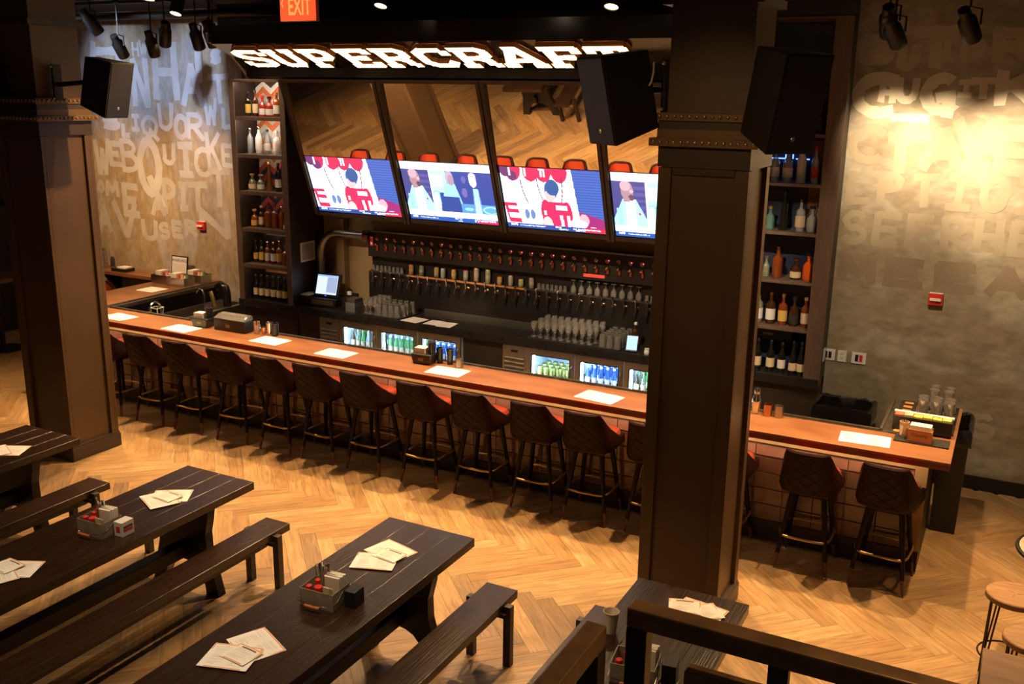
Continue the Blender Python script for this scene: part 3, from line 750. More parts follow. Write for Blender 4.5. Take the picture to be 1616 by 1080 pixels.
for i in range(4):
    x0, x1 = XM[i]+0.048, XM[i+1]-0.048
    if i == 0: x0 = XM[0]+0.012
    tv = thing('television', TVL[i], 'television', PT((x0+x1)/2, 0.0), 0, 'televisions above the taps')
    off = Vector(PT((x0+x1)/2, 0.0))
    m = slab(MB(), x0, x1, 0.0, SH, -0.055, -0.008); m.v = [tuple(Vector(p)-off) for p in m.v]
    m.build('casing', M_blackplastic, tv)
    o = link('screen', SM[i%2], None, tv)
    o.scale = (x1-x0-0.02, SH-0.02, 1)
    o.location = Vector(PT((x0+x1)/2, SH/2, -0.004))-off
    bx, by = Vector((1,0,0)), updir
    o.rotation_euler = Matrix((bx, by, bx.cross(by))).transposed().to_euler()
    s0_, s1_ = SH+0.006, TL-0.036
    mi = MB().hexa([PT(x0,s0_,-0.02),PT(x1,s0_,-0.02),PT(x1,s0_,0.008),PT(x0,s0_,0.008)], [PT(x0,s1_,-0.04),PT(x1,s1_,-0.04),PT(x1,s1_,-0.014),PT(x0,s1_,-0.014)])
    tag(mi.build('mirror_panel', M_mirror), ['tilted mirror above the leftmost television, reflecting a bench','tilted mirror above the television with two suited men','tilted mirror above the football television beside the right column','tilted mirror half hidden by the right column and its loudspeaker'][i], 'mirror', 'mirrors above the televisions')

# ------------------------------------------------------------------ back bar counter and shelf cabinets
CZ = 0.922
cnt = MB().box(-8.98, -1.50, 9.42, 10.095, CZ-0.095, CZ).build('back_counter', mat('black_stone', (0.020,0.017,0.015), 0.25, var=0.3, scale=12), bevel=0.004)
tag(cnt, 'long black stone counter along the back bar', 'counter')
SHZ = [3.275, 2.81, 2.345, 1.87, 1.40]
def shelf_cabinet(x0, x1, pl, pr, label, back_mat, ZT):
    t = thing('shelf_cabinet', label, 'cabinet', ((x0+x1)/2, 9.42, 0), 0, 'bottle shelves of the back bar')
    cx = (x0+x1)/2
    MB().box(pl[0]-cx, pl[1]-cx, 0.012, 0.67, CZ, ZT).build('side_panel', M_dark, t)
    MB().box(pr[0]-cx, pr[1]-cx, 0.012, 0.67, CZ, ZT).build('side_panel', M_dark, t)
    for q in (pl, pr): MB().box(q[0]-cx, q[1]-cx, 0, 0.012, CZ, ZT).build('face_strip', M_cabwood, t)
    MB().box(x0-cx, x1-cx, 0.40, 0.42, CZ, ZT).build('back_panel', back_mat, t)
    for z in SHZ:
        MB().box(x0-cx, x1-cx, 0.012, 0.40, z-0.03, z).build('shelf', M_cabwood, t, bevel=0.002)
    MB().box(x0-cx, x1-cx, 0.0, 0.40, ZT-0.02, ZT).build('top_panel', M_cabwood, t)
    return t
cabL = shelf_cabinet(-8.87, -8.14, (-8.95,-8.87), (-8.14,-8.06), 'tall open bottle shelf left of the televisions', M_dark, 3.73)
cabR = shelf_cabinet(-2.40, -1.65, (-2.48,-2.40), (-1.65,-1.49), 'tall open bottle shelf behind the right column', mat('navy_back_panel', (0.02,0.03,0.07), 0.35), 4.32)
# zigzag tiles behind the left shelf
M_zig = [mat('zigzag_white',(0.72,0.70,0.68),0.4), mat('zigzag_orange',(0.75,0.20,0.06),0.4), mat('zigzag_grey',(0.45,0.47,0.52),0.4), mat('zigzag_coral',(0.62,0.10,0.09),0.4), mat('zigzag_navy',(0.03,0.055,0.09),0.4)]
zx0, zx1 = -8.86, -8.15; per = 0.25; amp = 0.10; bh_ = 0.078
order = [0,2,0,1,0,2,1,0,1,0,2,1,0,1,0,3,4,3,4,1,4,3,4,3,4,3,4,4,3,4]
cxL = (-8.87-8.14)/2
for k in range(27):
    ztop = 3.88-k*bh_
    xs = [zx0+i*per/2 for i in range(7)]
    for i in range(6):
        a, b = xs[i], min(xs[i+1], zx1)
        if b <= a: continue
        ha = amp if i % 2 == 0 else 0; hb = amp-ha
        hb = ha+(hb-ha)*(b-a)/(per/2)
        zl_ = lambda z: min(z, 3.708)
        if ztop-min(ha,hb)-bh_ > 3.70: continue
        q = [(a-cxL+0.001, ztop-ha), (b-cxL-0.001, ztop-hb), (b-cxL-0.001, ztop-hb-bh_+0.003), (a-cxL+0.001, ztop-ha-bh_+0.003)]
        q = [(u_, zl_(v_)) for u_, v_ in q]
        MB().prism(q, 'y', 0.39+0.001*((i+k)%2), 0.40).build('zigzag_tile', M_zig[order[(k+(1 if i>2 and k>7 else 0)) % len(order)]], cabL)
M_led = mat('shelf_led', (1,1,1), 0.4, emit=(1.0,0.80,0.60), es=70.0)
M_led2 = mat('shelf_led_dim', (1,1,1), 0.4, emit=(1.0,0.72,0.46), es=16.0)
MB().box(-0.33, 0.33, 0.025, 0.04, 3.700, 3.709).build('led_strip', M_led, cabL)
MB().box(-0.33, 0.33, 0.025, 0.04, SHZ[0]-0.038, SHZ[0]-0.031).build('led_strip', M_led, cabL)
for k in (1,2,3,4): MB().box(-0.33, 0.33, 0.025, 0.037, SHZ[k]-0.038, SHZ[k]-0.031).build('led_strip', M_led2, cabL)
for z in [3.71]+[q-0.03 for q in SHZ]: MB().box(-0.365, 0.365, 0.012, 0.020, z-0.016, z).build('shelf_lip', M_cabwood, cabL)  # lips added to hide the led strips from view
# glowing lines imitating blue reflections at the back of the right shelf
M_bluerefl = mat('blue_neon', (0.05,0.1,0.4), 0.4, emit=(0.16,0.34,1.0), es=2.5)
for (a, b) in (((0.02,0.385,3.20),(0.02,0.385,3.02)),((-0.05,0.385,3.17),(-0.05,0.385,2.98)),((-0.30,0.385,3.02),(-0.05,0.385,3.02)),((0.05,0.385,3.02),(0.18,0.385,3.02))):
    MB().tube([a,b], 0.006, 6).build('neon_strip', M_bluerefl, cabR)
MB().box(0.20, 0.36, 0.385, 0.398, 2.38, 3.20).build('wood_strip', mat('amber_strip', (0.40,0.17,0.06), 0.5), cabR)
# lit copper strip above the wine row at left and speaker bar at right
MB().box(-0.30, 0.34, 0.36, 0.385, 1.24, 1.33).build('copper_strip', mat('copper_backsplash', (0.62,0.27,0.13), 0.35, 0.4), cabL)
MB().box(-0.26, 0.30, 0.36, 0.385, 1.74, 1.80).build('shelf_note', mat('pale_sticker', (0.25,0.2,0.2), 0.5), cabL)
t = thing('sound_bar', 'black receiver box with grey display lying on the wine shelf, behind the right column', 'receiver', (-2.06, 9.60, CZ+0.30))
MB().box(-0.24, 0.24, 0, 0.16, 0, 0.12).build('body', M_blackplastic, t, bevel=0.006)
MB().box(-0.24, 0.24, -0.004, 0.0, 0.108, 0.116).build('trim_strip', M_chrome, t)
MB().box(-0.05, 0.05, -0.003, 0.0, 0.05, 0.075).build('display_window', mat('grey_display', (0.22,0.25,0.19), 0.4), t)
MB().box(-0.24, -0.20, 0.02, 0.14, -0.30, 0.0).build('riser', M_blackplastic, t); MB().box(0.26, 0.30, 0.02, 0.14, -0.30, 0.0).build('riser', M_blackplastic, t)

# ------------------------------------------------------------------ bottles
def bprof(kind, h, r):
    if kind == 'wine': return [(r*0.9,0),(r,0.01),(r,h*0.58),(r*0.92,h*0.64),(r*0.42,h*0.76),(r*0.38,h*0.97),(r*0.42,h*0.985),(r*0.40,h)]
    if kind == 'burg': return [(r*0.9,0),(r,0.01),(r,h*0.45),(r*0.85,h*0.55),(r*0.42,h*0.76),(r*0.38,h)]
    if kind == 'spirit': return [(r*0.92,0),(r,0.008),(r,h*0.62),(r*0.86,h*0.69),(r*0.36,h*0.76),(r*0.34,h*0.92),(r*0.42,h*0.93),(r*0.42,h)]
    if kind == 'squat': return [(r*0.9,0),(r,0.01),(r,h*0.50),(r*0.8,h*0.62),(r*0.35,h*0.72),(r*0.33,h*0.88),(r*0.5,h*0.89),(r*0.5,h)]
    if kind == 'tall': return [(r*0.9,0),(r,0.008),(r,h*0.60),(r*0.6,h*0.74),(r*0.34,h*0.80),(r*0.34,h*0.95),(r*0.38,h)]
    if kind == 'cone': return [(r,0),(r*1.0,0.01),(r*0.40,h*0.78),(r*0.36,h*0.95),(r*0.42,h)]
    if kind == 'beer': return [(r*0.9,0),(r,0.006),(r,h*0.55),(r*0.45,h*0.78),(r*0.42,h*0.95),(r*0.5,h*0.96),(r*0.48,h)]
PROTO = {}
RW4 = ['front','second','third','fourth','fifth']
def bottle_mats():
    return {
     'amber': mat('amber_spirit', (0.22,0.045,0.008), 0.08, spec=0.7, coat=0.4),
     'red': mat('red_spirit', (0.36,0.03,0.012), 0.08, spec=0.7, coat=0.4),
     'darkwine': mat('dark_bottle', (0.012,0.010,0.007), 0.08, spec=0.7, coat=0.5),
     'green': mat('green_bottle', (0.06,0.22,0.05), 0.08, spec=0.7),
     'clear': M_glass2, 'pale': glass_mat('pale_bottle', (0.85,0.9,0.78), 0.14, 0.30, (0.65,0.72,0.50)),
     'whitebottle': mat('white_bottle', (0.75,0.74,0.72), 0.25), 'aqua': glass_mat('aqua_bottle', (0.6,0.85,0.78), 0.14, 0.4, (0.3,0.6,0.5)),
     'orange': mat('orange_spirit', (0.75,0.12,0.015), 0.1, spec=0.7), 'blue': mat('blue_beer', (0.04,0.10,0.42), 0.15), 'bronze': mat('bronze_bottle', (0.20,0.09,0.015), 0.15, coat=0.4),
     'brown': mat('brown_bottle', (0.05,0.018,0.006), 0.1, coat=0.4)}
BM = bottle_mats()
LBL = {'cream': mat('label_cream', (0.70,0.56,0.36), 0.7), 'white': mat('label_white', (0.75,0.72,0.68), 0.7), 'yellow': mat('label_yellow', (0.70,0.46,0.12), 0.7), 'black': mat('label_black', (0.03,0.025,0.02), 0.6), 'redl': mat('label_red', (0.55,0.05,0.04), 0.6), 'bluel': mat('label_blue', (0.12,0.22,0.55), 0.6)}
CAP = {'gold': mat('cap_gold', (0.60,0.38,0.12), 0.3, 0.8), 'black': M_blackplastic, 'red': M_red, 'cork': mat('cork', (0.55,0.38,0.22), 0.8), 'white': M_white, 'silver': M_chrome, 'copper': M_copper}
def bottle(kind, h, r, body, label_c, cap, loc, text, group, rz=None):
    key = (kind, h, r, body, label_c, cap)
    if key not in PROTO:
        t = thing('bottle', text, 'bottle', loc, 0, group)
        pr = bprof(kind, h, r)
        MB().lathe(pr, 14).build('glass_body', BM[body], t, smooth=True)
        if body in ('clear','pale') and kind in ('spirit','squat','tall'):
            pass
        if label_c:
            lo, hi = {'wine':(0.16,0.46),'burg':(0.12,0.36),'spirit':(0.14,0.50),'squat':(0.10,0.40),'tall':(0.16,0.46),'cone':(0.10,0.30),'beer':(0.12,0.42)}[kind]
            vs, fs = [], []
            n = 9
            for j, z in enumerate((lo*h, hi*h)):
                for i in range(n):
                    a = math.radians(-175+170*i/(n-1)); rr = (r+0.0012)*(1.0 if kind != 'cone' else 1.02-0.75*z/h)
                    vs.append((rr*math.cos(a), rr*math.sin(a), z))
            fs = [(i, i+1, n+i+1, n+i) for i in range(n-1)]
            MB().add(vs, fs).build('label', LBL[label_c], t, smooth=True)
        tr = pr[-1][0]
        MB().lathe([(tr*1.12,h*0.93),(tr*1.12,h*1.02),(tr*0.9,h*1.035)], 10).build('cap', CAP[cap], t, smooth=True)
        PROTO[key] = t
        if rz is not None: t.rotation_euler = (0,0,rz)
        return t
    return dup(PROTO[key], loc, rz if rz is not None else 0.0, text, group)
def row(xs, y, z, specs, where, group):
    for i, (x, s) in enumerate(zip(xs, specs)):
        kind, h, r, body, lab, cap, desc = s[:7]
        dy = s[7] if len(s) > 7 else 0.0
        bottle(kind, h, r, body, lab, cap, (x, y+dy, z), f'{desc}, {ORD[i]} on the {where}', group, rz=math.radians(12))
# left cabinet, top to bottom
def sp(a, b, n): return [a+(b-a)*i/(n-1) for i in range(n)]
row(sp(-8.80,-8.22,6), 9.60, SHZ[0], [('spirit',0.30,0.038,'darkwine','yellow','black','dark bottle with yellow label'),('spirit',0.31,0.038,'brown','cream','black','brown bottle with cream label'),('squat',0.25,0.045,'red','white','red','red spirit bottle with white label'),('squat',0.24,0.050,'red','white','black','wide red spirit bottle with white label'),('spirit',0.29,0.044,'amber','white','gold','amber spirit bottle with tall white label'),('spirit',0.30,0.036,'amber','cream','black','slim amber bottle with cream label')], 'top left shelf', 'bottles on the top left shelf')
row(sp(-8.80,-8.22,5), 9.60, SHZ[1], [('tall',0.31,0.042,'clear',None,'silver','clear vodka bottle without label'),('tall',0.33,0.045,'whitebottle','white','silver','white bottle with grey blue cap'),('tall',0.30,0.040,'clear','white','black','clear bottle with white label and black cap'),('spirit',0.29,0.046,'whitebottle','white','white','frosted white bottle'),('tall',0.31,0.042,'clear','redl','red','clear bottle with red label')], 'second left shelf', 'bottles on the second left shelf')
row(sp(-8.80,-8.22,5), 9.60, SHZ[2], [('squat',0.20,0.052,'pale','cream','cork','squat pale tequila bottle'),('squat',0.20,0.052,'pale','white','cork','squat greenish tequila bottle'),('cone',0.36,0.046,'bronze',None,'gold','tall tapered golden brown bottle'),('tall',0.35,0.042,'darkwine','white','black','tall bottle with white label'),('tall',0.27,0.042,'clear','cream','cork','clear bottle with cream label')], 'third left shelf', 'bottles on the third left shelf')
row(sp(-8.79,-8.22,6), 9.60, SHZ[3], [('squat',0.22,0.050,'amber','yellow','cork','round amber bottle with yellow green label'),('spirit',0.27,0.036,'brown','cream','cork','slim bottle with cream label'),('spirit',0.29,0.044,'amber',None,'copper','amber bottle with copper cap'),('spirit',0.30,0.046,'amber',None,'copper','tall amber bottle with pink cap'),('tall',0.28,0.042,'amber',None,'silver','amber decanter with clear neck'),('squat',0.17,0.036,'amber','yellow','gold','small amber bottle with yellow label',-0.06)], 'fourth left shelf', 'bottles on the fourth left shelf')
row(sp(-8.80,-8.20,7), 9.60, SHZ[4], [('wine',0.28,0.036,'darkwine','yellow','black','dark green bottle with small gold label'),('spirit',0.29,0.038,'brown','yellow','black','dark bottle with yellow label'),('spirit',0.28,0.038,'amber','white','silver','amber bottle with white label'),('spirit',0.28,0.040,'brown','white','copper','brown bottle with large white label'),('spirit',0.30,0.042,'amber','yellow','copper','amber bottle with slanted yellow label'),('squat',0.26,0.055,'amber',None,'silver','wide amber decanter'),('spirit',0.27,0.034,'brown','cream','gold','slim brown bottle with cream label')], 'fifth left shelf', 'bottles on the fifth left shelf')
row(sp(-8.80,-8.21,7), 9.57, CZ, [('wine',0.31,0.038,'darkwine','cream','black','dark wine bottle with cream label')]*5+[('wine',0.31,0.038,'darkwine','yellow','black','dark wine bottle with yellow label'),('burg',0.30,0.040,'darkwine','cream','black','dark sloped wine bottle with low label')], 'counter below left shelves', 'wine bottles below the left shelves')
# right cabinet
row([-1.86,-1.73], 9.58, SHZ[0], [('squat',0.26,0.052,'amber','yellow','black','square whiskey bottle with honey label'),('squat',0.27,0.052,'brown','black','black','square whiskey bottle with black label')], 'top right shelf', 'bottles on the top right shelf')
row([-2.12,-2.00,-1.87,-1.74], 9.58, SHZ[1], [('tall',0.30,0.042,'clear','white','silver','clear bottle half hidden by the column'),('tall',0.30,0.048,'clear','white','silver','clear bottle with white label'),('tall',0.36,0.044,'whitebottle',None,'white','frosted grey bottle'),('tall',0.33,0.042,'clear','redl','red','clear bottle with red cap and label')], 'second right shelf', 'bottles on the second right shelf')
row([-2.13,-2.00,-1.84,-1.73,-1.69], 9.58, SHZ[2], [('squat',0.22,0.045,'aqua',None,'gold','aqua green bottle with gold stopper'),('cone',0.38,0.046,'darkwine',None,'black','tall tapered black bottle'),('spirit',0.30,0.046,'clear','cream','copper','clear bottle with cream label and copper neck'),('squat',0.24,0.050,'clear',None,'black','round clear bottle with black stopper'),('tall',0.25,0.034,'clear',None,'black','slim clear bottle at the shelf end',0.08)], 'third right shelf', 'bottles on the third right shelf')
row([-2.13,-2.02,-1.84,-1.72], 9.58, SHZ[3], [('squat',0.20,0.036,'pale',None,'gold','small pale bottle'),('spirit',0.30,0.050,'amber',None,'silver','square amber bottle with clear shoulder'),('squat',0.20,0.052,'brown','cream','copper','round bottle with cream band'),('squat',0.26,0.055,'orange',None,'black','round bottle of bright orange liqueur')], 'fourth right shelf', 'bottles on the fourth right shelf')
row([-2.17,-2.05,-1.93,-1.82,-1.71], 9.58, SHZ[4], [('spirit',0.30,0.042,'pale','white','copper','pale bottle with white label'),('spirit',0.31,0.046,'brown','white','copper','brown bottle with white label'),('spirit',0.30,0.044,'amber','yellow','gold','amber bottle with slanted gold label'),('squat',0.29,0.046,'brown','black','black','square bottle with black label'),('spirit',0.29,0.042,'amber','cream','cork','amber bottle with cream label and cork')], 'fifth right shelf', 'bottles on the fifth right shelf')
row([-2.13,-2.00,-1.89,-1.78,-1.70], 9.52, CZ, [('wine',0.31,0.038,'darkwine','cream','black','dark wine bottle with cream label'),('wine',0.31,0.040,'darkwine','cream','black','dark wine bottle with square cream label'),('wine',0.30,0.038,'darkwine','white','black','dark wine bottle with white label'),('burg',0.33,0.038,'darkwine','cream','black','sloped wine bottle with low label'),('burg',0.33,0.039,'darkwine','cream','black','sloped wine bottle at the shelf end')], 'counter below right shelves', 'wine bottles on the counter below the right shelves')

# ------------------------------------------------------------------ tap wall
TX0, TX1, TY = -7.28, -2.50, 10.0
tap = thing('tap_wall', 'long black beer tap wall with two boards and a shelf between', 'tap wall', (0,0,0))
M_board = mat('black_tap_board', (0.016,0.012,0.010), 0.35, var=0.3, scale=5)
MB().box(TX0, TX1, TY, 10.09, 1.56, 1.89).build('upper_board', M_board, tap)
MB().box(TX0, TX1, TY-0.012, TY, 1.875, 1.895).build('top_trim', M_steeldark, tap)
MB().box(TX0, TX1, TY, 10.09, CZ+0.002, 1.372).build('lower_board', M_board, tap)
MB().box(TX0, TX1, 10.088, 10.094, 1.372, 1.56).build('recess_back', M_board, tap)
MB().box(TX0, -6.70, TY-0.004, TY, 1.358, 1.374).build('shelf_edge', M_steeldark, tap)
MB().box(-6.70, -5.03, TY-0.006, TY, 1.350, 1.374).build('shelf_edge', mat('copper_shelf_edge', (0.55,0.22,0.08), 0.35), tap)
MB().box(-5.03, TX1, TY-0.004, TY, 1.358, 1.374).build('shelf_edge', M_steeldark, tap)
MB().box(-7.246, -7.208, TY-0.004, TY, 1.70, 1.81).build('red_plate', mat('red_plate', (0.7,0.04,0.03), 0.4, emit=(1,0.05,0.04), es=0.25), tap)
MB().box(-7.238, -7.216, TY-0.006, TY-0.004, 1.715, 1.795).build('red_plate_print', M_white, tap)
MB().box(-4.28, -4.02, TY-0.004, TY, 1.59, 1.625).build('red_strip', mat('red_strip_lit', (0.5,0.05,0.03), 0.4, emit=(1,0.1,0.06), es=0.35), tap)
disc_me = MB().lathe([(0.0001,-0.004),(0.026,-0.004),(0.026,0.003),(0.021,0.006),(0,0.006)], 14).xform(Matrix.Rotation(PI/2,4,'X')).mesh('tap_disc'); disc_me.materials.append(mat('pink_steel', (0.55,0.38,0.34), 0.25, 0.9))
med_me = MB().sphere((0,0,0), 0.032, 12, 8, 0.9).mesh('coupler'); med_me.materials.append(M_copper)
nut_me = MB().lathe([(0.016,-0.05),(0.016,0.0),(0.010,0.004)], 8).mesh('drip_nut'); nut_me.materials.append(mat('red_lit_nut', (0.45,0.08,0.05), 0.25, 0.6))
led_me = MB().sphere((0,0,0), 0.006, 6, 4).mesh('indicator'); led_me.materials.append(mat('red_led', (0.8,0.05,0.03), 0.3, emit=(1,0.10,0.07), es=5.0))
handle_me = MB().lathe([(0.0075,0),(0.009,0.02),(0.008,0.05),(0.014,0.09),(0.016,0.105),(0.010,0.115),(0,0.118)], 10).mesh('tap_handle'); handle_me.materials.append(M_chrome)
body_me = MB().tube([(0,0.0,0),(0,-0.045,0.0),(0,-0.07,-0.012),(-0.012,-0.08,-0.05),(-0.02,-0.085,-0.085)], 0.012, 8, r2=0.009).add([], []).mesh('faucet_spout'); body_me.materials.append(M_chrome)
flange_me = MB().lathe([(0.0001,0),(0.024,0),(0.022,0.008),(0.012,0.014),(0.012,0.02)], 12).xform(Matrix.Rotation(PI/2,4,'X')).mesh('flange'); flange_me.materials.append(mat('bronze_flange', (0.45,0.28,0.16), 0.25, 1.0))
def child(name, me, par, loc, rot=None):
    o = bpy.data.objects.new(name, me); COL.objects.link(o); o.parent = par; o.location = loc
    if rot: o.rotation_euler = rot
    return o
NT = 35
for i in range(NT):
    x = -7.14+i*(7.14-3.58)/26.0
    if x > TX1-0.05: break
    child('pressure_gauge', disc_me, tap, (x, TY-0.006, 1.792))
    c = child('coupler', med_me, tap, (x+0.004, TY-0.02, 1.712))
    child('drip_nut', nut_me, c, (0.012, -0.004, -0.012))
    if random.random() < 0.8: child('indicator', led_me, c, (0.014, -0.012, -0.058))
    if random.random() < 0.4: child('indicator', led_me, tap, (x+0.02, TY-0.016, 1.80))
    f = child('faucet', body_me, tap, (x-0.03, TY, 1.292))
    child('tap_handle', handle_me, f, (0, -0.062, 0.0), (math.radians(8), 0, math.radians(random.uniform(-10,10))))
    child('flange', flange_me, f, (0.0, 0, 0.0))
# cans, small glasses and stems on the tap wall shelf
canm = [((0.55,0.22,0.08),'brown can with orange band'),((0.20,0.26,0.12),'green beer can'),((0.55,0.36,0.14),'cream and brown can'),((0.45,0.50,0.55),'silver blue can'),((0.65,0.33,0.05),'golden yellow can'),((0.38,0.36,0.36),'grey can with red top'),((0.45,0.34,0.30),'tall pinkish can'),((0.36,0.38,0.20),'tall olive can'),((0.62,0.32,0.06),'short golden can'),((0.45,0.42,0.42),'white can with red top'),((0.50,0.40,0.16),'short yellow can'),((0.34,0.30,0.24),'grey brown can')]
cx_ = [-6.655,-6.50,-6.28,-6.185,-6.03,-5.86,-5.71,-5.55,-5.39,-5.24,-5.10,-4.96]
for i, (x, (c, d)) in enumerate(zip(cx_, canm)):
    h = 0.17 if d.startswith('tall') else (0.10 if 'short' in d else 0.125)
    t = thing('beverage_can', f'{d}, {ORD[i]} from the left on the tap wall shelf', 'can', (x, 10.045, 1.3725), 0, 'cans on the tap wall shelf')
    MB().lathe([(0.026,0),(0.032,0.008),(0.032,h-0.014),(0.026,h)], 12).build('can_body', mat('can_paint_%d'%i, c, 0.35, 0.3), t, smooth=True)
    MB().lathe([(0.0001,h-0.002),(0.0255,h-0.002),(0.0262,h+0.002),(0.024,h+0.002)], 12).build('lid', M_red if 'red top' in d else M_steel, t)
    MB().lathe([(0.0325,h*0.35),(0.0326,h*0.36),(0.0326,h*0.62),(0.0325,h*0.63)], 12).build('band', mat('can_band', (0.45,0.38,0.26), 0.4), t)

def glass_thing(kind, loc, label, group, rz=0.0):
    if kind not in PROTO:
        t = thing('drinking_glass', label, 'glass', loc, 0, group)
        if kind == 'pint': prof = [(0.0001,0.012),(0.026,0.012),(0.028,0.0),(0.030,0.0),(0.041,0.145),(0.0395,0.145),(0.0285,0.016),(0.0001,0.016)]
        elif kind == 'pint_inv': prof = [(0.040,0.0),(0.042,0.0),(0.031,0.145),(0.0,0.147)]
        elif kind == 'taster': prof = [(0.0001,0.010),(0.017,0.010),(0.019,0.0),(0.026,0.085),(0.0245,0.085),(0.018,0.014)]
        elif kind == 'taster_inv': prof = [(0.024,0.0),(0.026,0.0),(0.019,0.07),(0.0,0.072)]
        elif kind == 'stem': prof = [(0.0001,0.002),(0.032,0.002),(0.032,0.004),(0.005,0.010),(0.004,0.07),(0.018,0.082),(0.036,0.115),(0.038,0.145),(0.032,0.18),(0.031,0.18),(0.036,0.145)]
        elif kind == 'stem_inv': prof = [(0.030,0.0),(0.032,0.0),(0.038,0.035),(0.030,0.075),(0.010,0.098),(0.004,0.105),(0.004,0.145),(0.034,0.156),(0.0,0.160)]
        elif kind == 'tumbler': prof = [(0.0001,0.012),(0.030,0.012),(0.031,0.0),(0.033,0.0),(0.040,0.10),(0.0385,0.10),(0.031,0.016)]
        elif kind == 'hurricane': prof = [(0.0001,0.004),(0.030,0.004),(0.030,0.008),(0.008,0.02),(0.030,0.05),(0.034,0.09),(0.028,0.13),(0.042,0.20),(0.041,0.20),(0.027,0.13)]
        MB().lathe_open(prof, 14).build('glass_wall', M_glass, t, smooth=True)
        top = prof[-2] if kind not in ('pint_inv','taster_inv','stem_inv') else prof[0]
        z = max(p[1] for p in prof) if not kind.endswith('_inv') else 0.0
        rr = [p[0] for p in prof if abs(p[1]-z) < 1e-6][0]
        if kind.endswith('_inv'):
            zt = prof[-1][1]-0.002; rt = prof[-2][0]
            MB().lathe([(0.0001,zt-0.006),(rt*0.97,zt-0.006),(rt*0.97,zt),(0.0001,zt+0.001)], 14).build('glass_base', glass_mat('thick_glass',(0.9,0.9,0.88),0.25,0.30,(0.7,0.66,0.6)), t, smooth=True)
        else:
            rb = prof[1][0]
            MB().lathe([(0.0001,0.001),(rb*1.02,0.001),(rb*1.02,0.011),(0.0001,0.011)], 14).build('glass_base', glass_mat('thick_glass',(0.9,0.9,0.88),0.25,0.30,(0.7,0.66,0.6)), t, smooth=True)
        MB().tube([(rr*math.cos(2*PI*i/16), rr*math.sin(2*PI*i/16), z) for i in range(16)], 0.0012, 5, closed=True).build('rim', glass_mat('rim_glass',(1,1,1),0.45,0.25), t)
        PROTO[kind] = t
        return t
    return dup(PROTO[kind], loc, rz, label, group)
for i in range(8): glass_thing('taster_inv', (-7.23+0.062*i, 10.04, 1.3725), f'small upturned tasting glass, {ORD[i]} from the left end of the tap wall shelf', 'tasting glasses at the left end of the tap shelf')
for i in range(7): glass_thing('taster_inv', (-4.86+0.056*i, 10.04, 1.3725), f'small upturned tasting glass, {ORD[i]} to the right of the cans on the tap shelf', 'tasting glasses right of the cans')
for i in range(9): glass_thing('stem_inv', (-4.42+0.10*i, 10.048, 1.3725), f'upturned stem glass, {ORD[i]} from the left among stems on the tap shelf', 'stem glasses on the tap wall shelf')
for i in range(6): glass_thing('taster_inv', (-3.52+0.062*i, 10.04, 1.3725), f'small upturned tasting glass, {ORD[i]} after the stem glasses on the tap shelf', 'tasting glasses on the tap shelf beside the column')
# glasses drying on the back counter
MB_m = tag(MB().box(-7.02, -6.44, 9.46, 9.93, CZ, CZ+0.010).build('drying_mat', M_rubber, bevel=0.003), 'black drying mat under the pint glasses left on the back counter', 'mat')
k = 0
for j in range(4):
    for i in range(6):
        x, y = -6.79+0.088*i+0.02*(j%2), 9.52+0.105*j
        if x > -6.47: continue
        glass_thing('pint_inv', (x, y, CZ+0.0102), f'upturned pint glass, {ORD[i]} from left in the {RW4[j]} row of the left mat', 'pint glasses on the left drying mat')
for j in range(4):
    for i in range(3):
        glass_thing('stem', (-6.985+0.068*i, 9.52+0.10*j, CZ+0.0102), f'small stem glass, {ORD[i]} from left in the {RW4[j]} row of the left mat', 'small stem glasses on the left drying mat')
tag(MB().box(-4.72, -3.60, 9.45, 9.96, CZ, CZ+0.010).build('drying_mat', M_rubber, bevel=0.003), 'black drying mat under the stem glasses on the right of the back counter', 'mat')
for j in range(5):
    for i in range(9):
        glass_thing('stem', (-4.66+0.086*i+0.03*(j%2), 9.52+0.092*j, CZ+0.0102), f'stem beer glass, {ORD[i]} from left in the {RW4[j]} row of the right mat', 'stem glasses on the right drying mat')
for j in range(5):
    for i in range(3):
        glass_thing('pint_inv', (-3.82+0.088*i, 9.51+0.094*j, CZ+0.0102), f'upturned pint glass, {ORD[i]} from left in the {RW4[j]} row of the right mat', 'pint glasses on the right drying mat')
